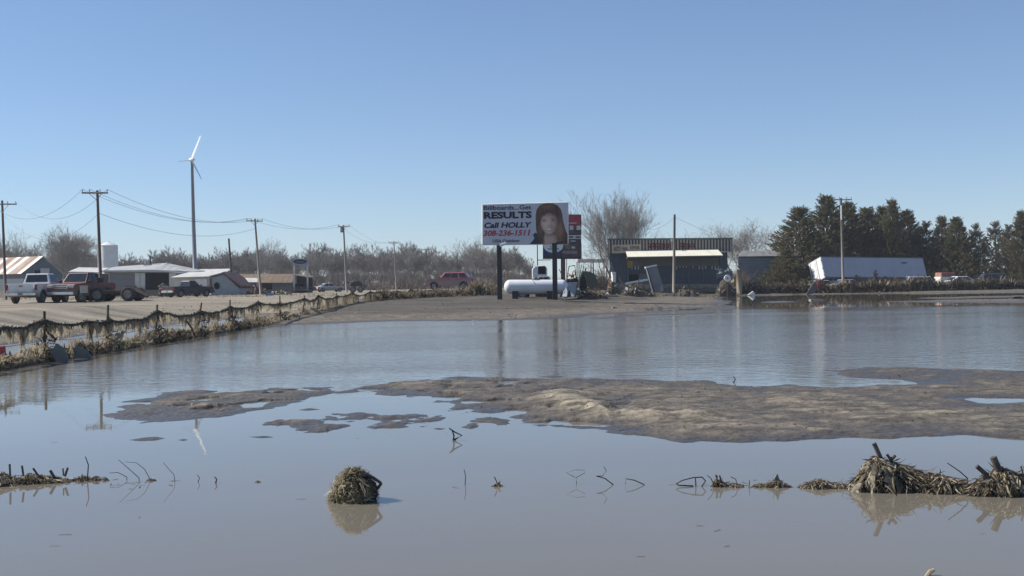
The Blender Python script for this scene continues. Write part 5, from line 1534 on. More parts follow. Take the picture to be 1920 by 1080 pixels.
debris_pile('dirt_mound', 'tan mound with bluish tarp scraps and white rings left of the timber post', 'mound', 109, 1340, 1378, 507, 14, 7, ['timber', 'timber', 'steelgrey', 'rust'])
D = 106.5
T = junk('tyre_rim', 'white wheel rim lodged in the tan mound beside the timber post', 'wheel rim', 1364, D)
q = at(1364, 522, D) - T.location
o = MB().lathe([(.30, -.05), (.33, 0), (.30, .05), (.16, .03), (.10, 0), (.16, -.03), (.30, -.05)], 18).build('ring', M['white'], T); o.rotation_euler = (R(80), R(15), 0); o.location = q
MB().tube([(q.x, .1, 0), (q.x, .08, q.z)], .05, 5).build('stem', M['rust'], T)
T = junk('blue_tarp', 'crumpled blue-grey tarp hanging over the tan mound near the shop corner', 'tarp', 1356, 107.5)
vs = []; fs = []; rr = random.Random(3)
q = lambda x, y, z=0: at(x, y, 107.5) - T.location + Vector((0, z, 0))
for i in range(9):
    for j in range(5):
        vs.append(q(1342 + i * 3.8, 503 + j * 3.6 + 5 * abs(i / 4 - 1), -.2 - .25 * rr.random()))
for i in range(8):
    for j in range(4): fs.append((i * 5 + j, (i + 1) * 5 + j, (i + 1) * 5 + j + 1, i * 5 + j + 1))
mb = MB(); mb.add(vs, fs); mb.build('sheet', mat('tarp_blue_grey', (.16, .19, .22), .7, (.10, .12, .14), 4), T)
MB().tube([q(1342, 505, .1), q(1372, 505, .1)], .05, 5).build('ridge_pole', M['timber'], T)
T = junk('timber_post', 'thick tan timber post standing alone at the water edge', 'post', 1386, 118)
q = at(1386, 506, 118) - T.location
MB().tube([(0, 0, -.1), (0, 0, q.z * .5), (q.x * .6, 0, q.z)], [.28, .27, .25], 12).build('shaft', M['timber'], T, smooth=True)
MB().tube([(q.x * .6, 0, q.z - .02), (q.x * .6 + .05, 0, q.z + .10)], [.26, .12], 9).build('broken_top', M['timber'], T)
def scrap(name, label, cat, D_, pts, mt, th=.25, extra=None):
    T_ = junk(name, label, cat, sum(p[0] for p in pts) / len(pts), D_)
    T_.location.z = min(T_.location.z, 5)
    T_.location.z = max(T_.location.z, 0)
    Q = [at(x, y, D_) - T_.location for x, y in pts]
    zb_ = min(v.z for v in Q) + .03
    Q = [v - Vector((0, 0, zb_)) for v in Q]
    MB().slab(Q, (0, th, 0)).build('sheet', M[mt], T_, bevel=.01)
    return T_
scrap('white_scrap', 'small bright white triangular scrap at the water edge right of the timber post', 'scrap', 117, [(1402.5, 549), (1416, 550), (1414, 543), (1412, 541.5)], 'white', .3)
scrap('white_scrap', 'low flat white plank stranded in the calm water below the trailer', 'plank', 84, [(1519, 564.6), (1547, 564.8), (1545, 562.4), (1521, 562.2)], 'offwhite', .5)
scrap('white_scrap', 'tiny white speck of litter on the mud near the pond edge left of the billboard', 'scrap', 47.5, [(885.5, 608.5), (889, 608.5), (888.4, 604), (886, 605)], 'white', .1)
scrap('dark_object', 'small dark square object standing in the water below the billboard', 'crate', 47, [(936, 606.5), (941.5, 606.5), (941.5, 601.5), (936, 601.5)], 'board', .2)
scrap('white_scrap', 'flat white scrap on the shore mud below the shop', 'scrap', 62, [(1147, 591.5), (1156, 592), (1157, 588.5), (1149, 587.5)], 'offwhite', .3)
scrap('white_scrap', 'small white scrap beside the foot of the fence', 'scrap', 57, [(664, 591), (670, 590), (667, 587)], 'white', .1)
scrap('dark_object', 'small dark lump in the shallow strip near the right edge', 'log', 76, [(1896, 569), (1919, 568), (1916, 563.5), (1902, 564)], 'black', .6)
scrap('blue_drum', 'flattened blue plastic drum lying on the road edge behind the fence', 'drum', 118, [(497, 556), (511, 556), (509, 551), (499, 551)], 'bluething', .6)
scrap('blue_bag', 'dark blue plastic caught low in the fence near its left end', 'plastic bag', 31.5, [(228, 656), (246, 655), (243, 642), (238, 646), (231, 643)], 'bluething', .12)
scrap('grey_board', 'grey slanted board leaning in the fence right of the first clear post', 'board', 24.9, [(94, 640), (107, 660), (128, 658), (121, 632), (105, 622)], 'board', .05)
scrap('grey_board', 'second grey board leaning in the fence, smaller and further right', 'board', 26.2, [(135, 656), (172, 658), (164, 643), (141, 632)], 'board', .05)
scrap('red_marker', 'red-brown post cut by the left edge of the view', 'marker post', 25, [(-16, 603), (5, 603), (1.5, 570), (-14, 569)], 'redthing', .2)

# dark farm implement and red chair
D = 150
T = junk('farm_implement', 'dark farm implement with raised bars behind the fence near the transformer pole', 'farm machine', 668, D)
q = lambda x, y, z=0: at(x, y, D) - T.location + Vector((0, z, 0))
MB().slab([q(655, 537), q(680, 536), q(678, 529), q(670, 526.5), (q(658, 529))], (0, 1.2, 0)).build('hopper', M['black'], T, bevel=.06)
for (a, b, c_, d_) in ((655, 533, 650, 528), (680, 536, 686, 538), (664, 536, 666, 546), (676, 536, 674, 546)): MB().tube([q(a, b, .3), q(c_, d_, .3)], .07, 5).build('arm', M['black'], T)
for x in (662, 676): p = q(x, 545); wheel(T, p.x, -.1, .4)
T = junk('red_chair', 'overturned red tubular chair caught in the brush below the trailer end', 'chair', 1538, 118)
q = lambda x, y, z=0: at(x, y, 118) - T.location + Vector((0, z, 0))
for (a, b, c_, d_) in ((1531, 531, 1534, 544), (1534, 531, 1538, 546), (1540, 531, 1541, 540), (1543, 532, 1545, 540)): MB().tube([q(a, b), q(c_, d_)], .035, 5).build('leg', M['redthing'], T)
MB().slab([q(1532, 532), q(1544, 533), q(1543, 530.5), q(1533, 529.8)], (0, .35, 0)).build('seat', M['redthing'], T)
MB().slab([q(1532, 526, .3), q(1542, 526.5, .3), q(1542, 524, .3), q(1533, 524, .3)], (0, .04, 0)).build('backrest', M['redthing'], T)
scrap('metal_sheet', 'slanted grey sheet over dark hollow beside the red chair', 'sheet', 118.5, [(1511, 546), (1528, 543), (1536, 522), (1531, 519), (1522, 528)], 'steelgrey', .1)
# ------------------------------------------------------------------ long debris-hung fence
fr_ = random.Random(21)
def fence_x(y): return -10.15 + (0.0021 * (y - 58) ** 2 if y > 58 else 0)
FY = [17.2, 21.3, 25.4, 29.3, 33.3, 37.7, 42, 46.2, 51.2, 56.6, 60.8, 66.8, 72.4, 77.5, 82, 86.5, 91, 95.5, 100, 104.5]
FT = thing('wire_fence', 'long wire fence hung with silty flood debris running away along the pond', 'fence', (fence_x(25.4), 25.4, 0))
def fl(x, y, z): return (x - FT.location.x, y - FT.location.y, z)
tops = []
for i, y in enumerate(FY):
    x = fence_x(y); g = gz(x, y)
    lx = fr_.uniform(-.06, .06); ly = fr_.uniform(-.08, .08)
    if i not in (2, 3, 4): lx = fr_.uniform(-.16, .16); ly = fr_.uniform(-.28, .28)
    ht = 1.12 + fr_.uniform(-.16, .10) if y < 60 else 1.2 + fr_.uniform(-.15, .1)
    ht = max(ht, g + .75)
    MB().tube([fl(x, y, g - .15), fl(x + lx * .5, y + ly * .5, ht * .5), fl(x + lx, y + ly, ht)], [.034, .03, .028], 6).build('post', M['rope'], FT)
    cl = MB()
    for k in range(34):
        a = fr_.uniform(0, 6.28); z = fr_.choice([fr_.uniform(.72, .92), fr_.uniform(.0, .45)])
        cl.blade(fl(x + lx * z, y + ly * z, z), (math.cos(a) * .10, math.sin(a) * .14, fr_.uniform(-.28, -.05)), .035)
    o = cl.build('post_debris', M['rope'], FT); o['kind'] = 'stuff'
    tops.append((x + lx * .8, y + ly * .8, .86 + fr_.uniform(-.14, .08) + max(0, g) * .6))
for i in range(len(FY) - 1):
    a = Vector(tops[i]); b = Vector(tops[i + 1])
    y0, y1 = FY[i], FY[i + 1]
    dist = y0
    jit = [0] + [fr_.uniform(-.035, .035) for _ in range(7)] + [0]; skew = fr_.uniform(.75, 1.45)
    for zf, sg in ((1, fr_.uniform(.04, .20)), (.52, .03), (.22, .02)):
        A = Vector((a.x, a.y, a.z * zf)); Bq = Vector((b.x, b.y, b.z * zf))
        pts = [fl(*(A.lerp(Bq, t / 8) - Vector((0, 0, 4 * sg * (t / 8) ** skew * (1 - (t / 8) ** skew) - (jit[t] if zf == 1 else 0))))) for t in range(9)]
        MB().tube(pts, .007, 3).build('wire_strand', M['rust'], FT)
        if zf == 1:
            rp = MB()
            rp.tube([(p[0], p[1], p[2] - .015) for p in pts], [.06 if k in (0, 8) else fr_.uniform(.024, .042) for k in range(9)], 6)
            for k in range(260):
                t = fr_.random() * 8 if k < 170 else fr_.choice([fr_.uniform(0, .8), fr_.uniform(7.2, 8)]); j = min(int(t), 7); p = Vector(pts[j]).lerp(Vector(pts[j + 1]), t - j)
                rp.blade(p + Vector((fr_.uniform(-.02, .02), 0, fr_.uniform(-.02, .03))), (fr_.uniform(-.04, .04), fr_.uniform(-.10, .10), fr_.uniform(-.15, .04)), .03)
            o = rp.build('matted_debris', M['rope'], FT); o['kind'] = 'stuff'
            top_pts = pts
    n = 620 if y0 < 45 else 420
    cu = MB(); lo = MB(); gap = (fr_.uniform(1, 6), fr_.uniform(.3, 1.3)); gy = (fr_.uniform(y0, y1), fr_.uniform(.2, .9))
    for k in range(n):
        t = fr_.random() * 8; j = min(int(t), 7); p = Vector(top_pts[j]).lerp(Vector(top_pts[j + 1]), t - j)
        if abs(t - gap[0]) < gap[1] and fr_.random() < .8: continue
        ln = fr_.uniform(.08, .36) * (.8 + .45 * math.sin(t * 5.3 + i * 2)) * (1 + .25 * math.sin(t * 2.1 + i)) if y0 < 58 else fr_.uniform(.2, .85)
        cu.blade(p + Vector((fr_.uniform(-.03, .03), 0, -fr_.uniform(.0, .06))), (fr_.uniform(-.05, .05), fr_.uniform(-.09, .03) - ln * .25, -ln), fr_.uniform(.02, .055), Vector((.15, 1, 0)).normalized())
    for k in range(n):
        y = fr_.uniform(y0, y1); x = fence_x(y); g = max(gz(x, y) if k % 12 == 0 else 0.05, 0)
        if abs(y - gy[0]) < gy[1] and fr_.random() < .75: continue
        z0 = .34 + .10 * math.sin(y * 2.3 + i) + .05 * math.sin(y * 7) if y0 < 58 else .6
        st = fr_.uniform(.12, z0)
        lo.blade(fl(x + fr_.uniform(-.05, .22) * (1.2 - st), y, st), (fr_.uniform(-.05, .05), fr_.uniform(-.12, .12), -fr_.uniform(.10, .28)), fr_.uniform(.02, .06), Vector((.1, 1, 0)).normalized())
    o = cu.build('hanging_debris', M['curtain'], FT); o['kind'] = 'stuff'
    o = lo.build('lower_debris', M['curtain'] if i % 3 else M['cane'], FT); o['kind'] = 'stuff'
    dk = MB()
    for k in range(420):
        y = fr_.uniform(y0, y1)
        if k < 190: y = y0 + fr_.gauss(0, .3)
        if k > 320: y = y0 + .45 * (y1 - y0) + fr_.gauss(0, .3)
        x = fence_x(y) + fr_.uniform(-.25, .25)
        dk.blade(fl(x + .1, y, fr_.uniform(-.02, .2) if k > 190 else fr_.uniform(-.02, .5) * math.exp(-((y - y0) / .3) ** 2)), (fr_.uniform(-.15, .15), fr_.uniform(-.2, .2), fr_.uniform(-.05, .16)), fr_.uniform(.03, .07))
    o = dk.build('fence_foot_debris', M[('wrack', 'cane', 'wrack', 'curtain')[i % 4]], FT); o['kind'] = 'stuff'
# odd branches caught in it
for (x0, y0, x1, y1, D, r) in ((161, 600, 176, 655, 28, .02), (350, 602, 366, 632, 36, .03), (500, 583, 520, 571, 50, .02), (475, 612, 540, 585, 48, .018), (745, 556, 762, 575, 86, .05)):
    a = at(x0, y0, D); b = at(x1, y1, D)
    MB().tube([fl(*a), fl(*(a.lerp(b, .5) + Vector((.03, 0, .02)))), fl(*b)], [r, r * .9, r * .6], 5).build('caught_branch', M['rope'], FT)
MB().tube([fl(*at(583, 578, 57)), fl(*at(611, 592, 57))], [.05, .04], 5).build('pale_slat', M['husk'], FT)

# ---- weeds along the far end of the fence and towards the billboard
def tuft_clump(name, label, cat, px, D, w, h, n, m1, seed, group=None, dark=True, zadj=0):
    r_ = random.Random(seed)
    p = base_of(px, D); p.z += zadj
    T_ = thing(name, label, cat, p, 0, group)
    mb = MB()
    for k in range(n):
        x = r_.uniform(-w, w); e = 1 - (x / w) ** 2 * .55
        mb.blade((x, r_.uniform(-.4, .4), r_.uniform(0, h * .45)), (r_.uniform(-.25, .25) * h, r_.uniform(-.2, .2) * h, h * e * r_.uniform(.25, .65)), r_.uniform(.03, .08) * (h + .3))
    o = mb.build('stems', M[m1], T_); o['kind'] = 'stuff'
    if dark:
        db = MB()
        for k in range(n // 2):
            x = r_.uniform(-w, w)
            db.blade((x, r_.uniform(-.1, .4), r_.uniform(0, h * .3)), (r_.uniform(-.3, .3) * h, r_.uniform(-.2, .2) * h, h * r_.uniform(.1, .5)), .07 * (h + .2))
        o = db.build('litter', M['rope'], T_); o['kind'] = 'stuff'
    return T_
wr_ = random.Random(31)
px = 700
k = 0
while px < 934:
    D = 80 + (px - 700) * .13 + wr_.uniform(-2, 3)
    h = wr_.uniform(.55, 1.0) if px < 870 else wr_.uniform(.9, 1.7)
    tuft_clump('weed_clump', 'tan dried weed clump along the far end of the debris fence', 'weeds', px, D, .55, h, 100, 'hay' if k % 3 else 'cane', k, 'tan weeds at the far end of the fence')
    px += wr_.uniform(8, 12); k += 1

# ---- debris-covered fence on the right shore
HT_ = thing('wrack_fence', 'low fence buried in brown flood debris along the right far shore', 'fence', base_of(1650, 120))
px = 1392; k = 0
def hl_(p): return p - HT_.location
prev = None
while px < 1990:
    D = 120 + 1.5 * math.sin(px * .01)
    p = base_of(px, D)
    h = wr_.uniform(1.0, 1.75) if px > 1500 else wr_.uniform(.6, 1.4)
    if k % 3 == 0:
        q = hl_(p)
        MB().tube([q, q + Vector((wr_.uniform(-.1, .1), 0, 1.15))], .05, 5).build('post', M['timber'], HT_)
        if prev is not None:
            MB().tube([prev + Vector((0, 0, .95)), q + Vector((0, 0, .95))], .015, 4).build('wire_strand', M['rust'], HT_)
        prev = q
    for mt, n, hf, yo in (('wrack', 130, 1, 0), ('rope', 110, .85, .1), (('cane', 'curtain', 'brush', 'hay')[k % 4], 56, 1.1, -.1)):
        mb = MB()
        for j in range(n):
            x = wr_.uniform(-.6, .6)
            mb.blade(hl_(p) + Vector((x, yo + wr_.uniform(-.3, .3), wr_.uniform(-.05, h * .6 * hf))), (wr_.uniform(-.3, .3), wr_.uniform(-.2, .2), wr_.uniform(-.12, .42) * h), wr_.uniform(.04, .11))
        o = mb.build('debris_clump', M[mt], HT_); o['kind'] = 'stuff'
    px += wr_.uniform(13, 18); k += 1
for (px_, D_, h_, lb) in ((1642, 121, 2.1, 'taller dark reddish shrub standing in front of the trailer side'), (1660, 121, 1.5, 'shorter dark shrub right of its taller neighbour before the trailer')):
    p = base_of(px_, D_)
    mp_ = mesh_pair(cedar_tree(px_, h_, .42, 150, 1, 8, .16), 'bark', 'wrack', 'shrub')
    T = thing('shrub', lb, 'shrub', p); inst('stem', mp_[0], T); inst('foliage', mp_[1], T)
# loose dry grass beyond the right fence and yard
for (x0, x1, D0_, D1_, n, mt) in ((1640, 1960, 122, 128, 46, 'hay'), (1400, 1520, 121, 130, 20, 'wrack')):
    sp_ = []
    for i in range(n):
        px = wr_.uniform(x0, x1); D = wr_.uniform(D0_, D1_); p = at(px, 540, D); sp_.append((p.x, D, gz(p.x, D), .8, 50, wr_.uniform(.5, 1.1)))
    scrub('dry_weeds', sp_, mt, 0, 0, .04, seed=n)
# yard litter
sp_ = []
for i in range(130):
    px = wr_.uniform(-20, 640); D = wr_.uniform(95, 135)
    p = at(px, 540, D); sp_.append((p.x, D, gz(p.x, D), .9, 16, wr_.uniform(.1, .35)))
scrub('yard_litter', sp_, 'cane', 0, 0, .08, seed=91, upright=.5, spread=1.6)
sp_ = []
for i in range(60):
    px = wr_.uniform(1060, 1400); D = wr_.uniform(104, 118)
    p = at(px, 540, D); sp_.append((p.x, D, gz(p.x, D), .6, 14, wr_.uniform(.1, .3)))
scrub('yard_litter', sp_, 'wrack', 0, 0, .08, seed=92, upright=.5, spread=1.6)

# ------------------------------------------------------------------ clods on the sand bars and mud flats
cb = MB(); rc = random.Random(4)
pts_ = []
while len(pts_) < 1500:
    D = rc.choice([rc.uniform(11.5, 20), rc.uniform(50, 76)]); x = rc.uniform(-.3, .46) * D
    pts_.append((x, D))
zz = terrain(np.array([p[0] for p in pts_]), np.array([p[1] for p in pts_]))
for (x, y), z in zip(pts_, zz):
    if z < .012: continue
    s_ = rc.uniform(.008, .022) * (1 if y < 25 else 3)
    vs = [(x + s_ * math.cos(a) * rc.uniform(.7, 1.3), y + s_ * math.sin(a) * rc.uniform(.7, 1.3), z - .004) for a in (0, 1.26, 2.5, 3.8, 5)]
    vs.append((x, y, z + s_ * rc.uniform(.4, .9)))
    cb.add(vs, [(i, (i + 1) % 5, 5) for i in range(5)])
o = cb.build('clods', M['dkdirt']); o['kind'] = 'stuff'

# ------------------------------------------------------------------ foreground: twigs, husks and stalks along a drowned fence line
def wat(px, py):
    p = on_water(px, py); return p
def twig(label, pts, yw, r=.004, mt='twigdk', name='twig', extra=()):
    "stick standing out of the water; pts are photograph pixels, yw the pixel row where it meets the water"
    p0 = on_water(pts[-1][0], yw)
    T_ = thing(name, label, 'twig', p0)
    for j, L_ in enumerate([pts] + list(extra)):
        V = [at(x, y, p0.y) - p0 for x, y in L_]
        if j == 0: V.append(Vector((V[-1].x, 0, -.05)))
        V = [v + Vector((0, .012 * math.sin(7 * i + j), 0)) for i, v in enumerate(V)]
        n = len(V)
        MB().tube(V, [r * (.55 + .6 * i / n) for i in range(n)], 6).build('stem', M[mt], T_)
    return T_
twig('tall thin stick rising from the debris line at the left', [(160, 856), (165, 872), (163, 898)], 903, .006)
twig('thin straight twig slanting left above the end of the left debris line', [(222, 862), (243, 881), (260, 897)], 902, .0035)
twig('faint arching twig right of the slanting one', [(236, 866), (255, 868), (270, 880), (279, 896)], 902, .003)
twig('low curved twig close to the water at the left', [(205, 887), (220, 886), (237, 895)], 900, .0035)
twig('lone faint twig slanting in open water, first after the left debris line', [(306, 867), (316, 880), (325, 890), (327, 900)], 904, .0028)
twig('tiny hooked twig in open water left of centre', [(370, 890), (374, 897), (371, 902)], 904, .004)
twig('tiny dark stub in open water right of the hooked twig', [(402, 894), (406, 899), (404, 904)], 906, .007)
twig('dark broken stick forming a V just below the sand shoals', [(842, 803), (852, 810), (866, 817), (853, 824)], 826, .011, extra=[[(848, 808), (851, 817), (850, 826)]])
twig('single upright reed left of the tiny tuft near the centre', [(870, 880), (873, 893), (872, 907)], 909, .0045)
twig('faint diamond-shaped loop of twig in the centre water', [(1080, 881), (1096, 882), (1097, 887), (1080, 896), (1081, 904)], 907, .0028, extra=[[(1080, 881), (1062, 887), (1078, 895)]])
twig('dark angular twig with raised tip, reflected as a zigzag', [(1132, 875), (1137, 883), (1130, 893), (1118, 893), (1134, 897), (1149, 908)], 909, .0045)
twig('flat triangular twig lying on the water right of the zigzag one', [(1173, 908), (1174, 898), (1190, 901), (1208, 909)], 910, .005)
twig('long bent loop of dark stem arching over the water', [(1268, 907), (1280, 901), (1300, 896), (1317, 895), (1323, 902), (1316, 911)], 912, .006, extra=[[(1304, 896), (1305, 905), (1305, 913)], [(1268, 907), (1272, 910), (1300, 911)]])
twig('short slanted twig left of the brown tufts', [(1326, 891), (1333, 897), (1339, 908)], 914, .0045)
twig('short upright reed between two low tufts', [(1405, 900), (1406, 907), (1405, 912)], 915, .004)
twig('tiny forked twig in the far water beyond the sand bar', [(1375, 706), (1379, 711), (1376, 716)], 717, .012)
twig('thin upright stick over the long debris mound at right', [(1776, 868), (1800, 884), (1815, 897)], 921, .006, mt='stalk')

def leaf_mesh(L_, w, seed, nm):
    r_ = random.Random(seed); mb = MB(); pts = []
    x = 0; z = 0; a = r_.uniform(-.2, .3)
    n = 5
    vs = []
    for i in range(n + 1):
        t = i / n; ww = w * (.55 + .9 * math.sin(math.pi * min(t + .12, 1))) * .62
        tw_ = .5 * math.sin(seed + t * 3)
        vs += [(x, -ww * math.cos(tw_) / 1, z - ww * math.sin(tw_)), (x, 0, z + w * .18), (x, ww * math.cos(tw_), z + ww * math.sin(tw_))]
        a -= r_.uniform(.0, .5); x += L_ / n * math.cos(a); z += L_ / n * math.sin(a)
    fs = []
    for i in range(n): fs += [(i * 3, i * 3 + 3, i * 3 + 4, i * 3 + 1), (i * 3 + 1, i * 3 + 4, i * 3 + 5, i * 3 + 2)]
    mb.add(vs, fs)
    return mb.mesh(nm, M['husk'] if seed % 3 else M['huskdk'], True)
LM = [leaf_mesh(.16, .022, s_, 'husk_leaf') for s_ in range(9)]

def husk_mound(name, label, px, yw, w, h, peak, nleaf, nstuff, seed, stalks=(), depth=.14, lmin=.55, lmax=1.5, cat='debris clump'):
    "ridge of matted husks: profile rises to h at the fraction peak of its width"
    r_ = random.Random(seed)
    p0 = on_water(px, yw)
    T_ = thing(name, label, cat, p0)
    def H_(u_):
        if u_ < peak: e = max(0, u_ / peak)
        else: e = max(0, 1 - (u_ - peak) / (1 - peak))
        return h * (e ** .8 * .92 + .08)
    core = MB(); vs = []; fs = []
    n, m_ = 22, 9
    for i in range(n + 1):
        u_ = i / n
        for j in range(m_):
            v_ = j / (m_ - 1) * 2 - 1
            hh = H_(u_) * .8 * math.sqrt(max(0, 1 - v_ * v_)) * r_.uniform(.75, 1.15) * (1 if 0 < i < n else .2)
            vs.append(((u_ - .5) * w, v_ * depth * (.6 + .5 * H_(u_) / h) , hh - .03))
    for i in range(n):
        for j in range(m_ - 1): fs.append((i * m_ + j, (i + 1) * m_ + j, (i + 1) * m_ + j + 1, i * m_ + j + 1))
    core.add(vs, fs); core.build('core', M['dkdirt'], T_)
    for k in range(nleaf):
        u_ = min(max(r_.gauss(peak, .26), .02), .98)
        v_ = r_.uniform(-.95, .4); hh = H_(u_)
        z = hh * (.86 * math.sqrt(1 - v_ * v_) + .08)
        az = r_.uniform(-2.7, -.4) if r_.random() < .75 else r_.uniform(-3.1, 3.1)
        sc_ = r_.uniform(lmin, lmax) * (.6 + .4 * hh / h) * h / .24
        if az > -.4 and az < 2.7 and r_.random() < .6: az = -az
        inst('husk_leaf', r_.choice(LM), T_, ((u_ - .5) * w, v_ * depth * (.6 + .5 * hh / h) * 1.05, z), (r_.uniform(-.7, .7), r_.uniform(.35, 1.35), az), (sc_, sc_, sc_))
    for nm, mt, q in (('husk_litter', 'huskdk', .45), ('straw_litter', 'husk', .25), ('gap_shade_litter', 'twigdk', .3)):  # the darkest batch stands for shaded gaps between the husks
        mb = MB()
        for k in range(int(nstuff * q * 2.2)):
            u_ = r_.random(); hh = H_(u_); v_ = r_.uniform(-1, .35); z = hh * .8 * math.sqrt(1 - v_ * v_) * r_.uniform(.9, 1.2)
            d = Vector(((u_ - peak) * 1.6 + r_.gauss(0, .45), -.30 + r_.gauss(0, .4), -.75 + r_.gauss(0, .45))).normalized() * (r_.uniform(.02, .07) if r_.random() < .8 else r_.uniform(.06, .13)) * (h / .2) ** .5
            mb.blade(((u_ - .5) * w, v_ * depth * (.6 + .5 * hh / h) * 1.06, z), d, r_.uniform(.003, .008) + d.length * .035)
        o = mb.build(nm, M[mt], T_); o['kind'] = 'stuff'
    for L_, r in stalks:
        V = [at(x, y, p0.y - .03) - p0 for x, y in L_]
        MB().tube(V, [r, r * 1.0] if len(V) == 2 else [r] * len(V), 9).build('stalk', M['stalk'], T_)
    return T_
S = lambda D_: F / D_
D_ = on_water(1700, 920).y; s = F / D_
husk_mound('husk_mound', 'tall mound of pale matted husks with an upright dark stalk at right', 1688, 916, 180 / s, 68 / s, .22, 170, 1700, 3,
           stalks=[([(1638.5, 831), (1657, 872)], .0165), ([(1663, 852), (1683, 880)], .010), ([(1671, 862), (1678, 853)], .014), ([(1606, 917), (1655, 880)], .006)])
husk_mound('husk_mound', 'low dark ridge of husks between the two stalked mounds at right', 1775, 919, 115 / s, 34 / s, .35, 80, 900, 5, lmin=.6, lmax=1.3,
           stalks=[([(1741, 885), (1743, 896)], .010)])
husk_mound('husk_mound', 'rounded dark husk mound with a thick stump on top at the right edge', 1888, 924, 150 / s, 52 / s, .45, 130, 1300, 6,
           stalks=[([(1862, 857), (1873, 882)], .024), ([(1831, 874), (1852, 892)], .016), ([(1845, 888), (1876, 925)], .02), ([(1914, 874), (1919, 892)], .006)])
husk_mound('husk_clump', 'low brown husk clump left of the tall pale mound', 1537, 913, 78 / s, 17 / s, .5, 34, 420, 7, depth=.09, lmin=.6, lmax=1.4)
husk_mound('husk_clump', 'very small dark clump tight against the left foot of the tall mound', 1577, 914, 20 / s, 12 / s, .5, 6, 110, 8, depth=.05)
husk_mound('husk_clump', 'pointed small clump with a grey triangular leaf', 1455, 912, 48 / s, 15 / s, .5, 16, 220, 9, depth=.06,
           stalks=[([(1457, 889), (1461, 900)], .004)])
husk_mound('husk_clump', 'small round dark clump left of the pointed one', 1424, 912, 28 / s, 8 / s, .6, 6, 120, 10, depth=.05)
husk_mound('husk_clump', 'tuft of upright brown leaves right of the long arching loop', 1348, 911, 26 / s, 16 / s, .3, 10, 160, 11, depth=.05,
           stalks=[([(1342, 890), (1347, 908)], .006), ([(1349, 891), (1354, 908)], .006), ([(1345, 892), (1343, 909)], .004)])
husk_mound('husk_clump', 'flat dark tuft with a curled stem beside the upright leaf tuft', 1377, 912, 36 / s, 8 / s, .5, 6, 120, 12, depth=.05,
           stalks=[([(1370, 894), (1379, 898), (1383, 909)], .003)])
husk_mound('husk_clump', 'tiny tuft with two sprouts near the centre', 933, 911, 16 / s, 8 / s, .4, 4, 60, 13, depth=.03, stalks=[([(927, 894), (932, 905)], .004), ([(938, 902), (934, 908)], .004)])
husk_mound('husk_clump', 'speck of floating debris far left of the debris ball', 484, 904, 8 / s, 4 / s, .5, 1, 30, 14, depth=.02)
# pointed grey leaf on the small clump
pc_ = on_water(1458, 912)
T = thing('grey_leaf', 'upright grey triangular leaf standing on the pointed clump', 'leaf', pc_)
q = lambda x, y, z=0: at(x, y, pc_.y) - pc_ + Vector((0, z, 0))
MB().slab([q(1444, 912), q(1467, 911), q(1462, 898, .01), q(1457, 889)], (0, .006, 0)).build('blade', M['board'], T)
# left debris line
D_ = on_water(80, 900).y; sl = F / D_
husk_mound('husk_mound', 'pale and dark debris hump cut by the left edge', -4, 907, 90 / sl, 24 / sl, .5, 50, 600, 20, depth=.16,
           stalks=[([(18, 870), (19, 892)], .008), ([(41, 873), (44, 892)], .008)])
husk_mound('husk_mound', 'low dark debris ridge with short stubs at the left', 78, 903, 110 / sl, 17 / sl, .3, 40, 700, 21, depth=.12,
           stalks=[([(62, 878), (72, 892)], .008), ([(94, 882), (103, 897)], .011), ([(118, 878), (119, 892)], .006), ([(127, 877), (122, 893)], .009)])
husk_mound('husk_clump', 'little dark clump at the foot of the tall thin stick', 157, 900, 42 / sl, 9 / sl, .5, 10, 220, 22, depth=.06)
husk_mound('husk_clump', 'small dark clump right of the tall thin stick', 180, 900, 20 / sl, 9 / sl, .5, 5, 110, 23, depth=.04)
husk_mound('husk_clump', 'tiny dark speck clump in line before the slanting twig', 197, 900, 10 / sl, 7 / sl, .5, 2, 50, 24, depth=.03)
husk_mound('husk_clump', 'small dark clump where the arching twig ends', 284, 901, 16 / sl, 5 / sl, .5, 3, 60, 25, depth=.03)

# debris ball
p0 = on_water(664, 938); s = F / p0.y
T = thing('debris_ball', 'round ball of matted olive grass with a bent stick, alone in the water', 'debris ball', p0)
r_ = random.Random(77)
import bmesh
bm = bmesh.new(); bmesh.ops.create_icosphere(bm, subdivisions=4, radius=1)
Rb = 40 / s
for v in bm.verts:
    n_ = vnoise(np.array([v.co.x * 3 + 9]), np.array([v.co.z * 3 + v.co.y * 2 + 9]), 5)[0] - .5
    v.co *= 1 + .5 * n_ + r_.uniform(-.05, .05)
    v.co = Vector((v.co.x * Rb * 1.02 + .02 * v.co.z, v.co.y * Rb * .85, v.co.z * Rb * 1.32))
me_ = bpy.data.meshes.new('core'); bm.to_mesh(me_); bm.free(); me_.materials.append(M['huskdk'])
me_.polygons.foreach_set('use_smooth', [True] * len(me_.polygons))
core = bpy.data.objects.new('core', me_); col.objects.link(core); core.parent = T; core.location = (.0, 0, .0)
olive = mat('olive_matted_grass', (.33, .29, .165), .85, (.11, .09, .05), 16); translucent(olive, .3)
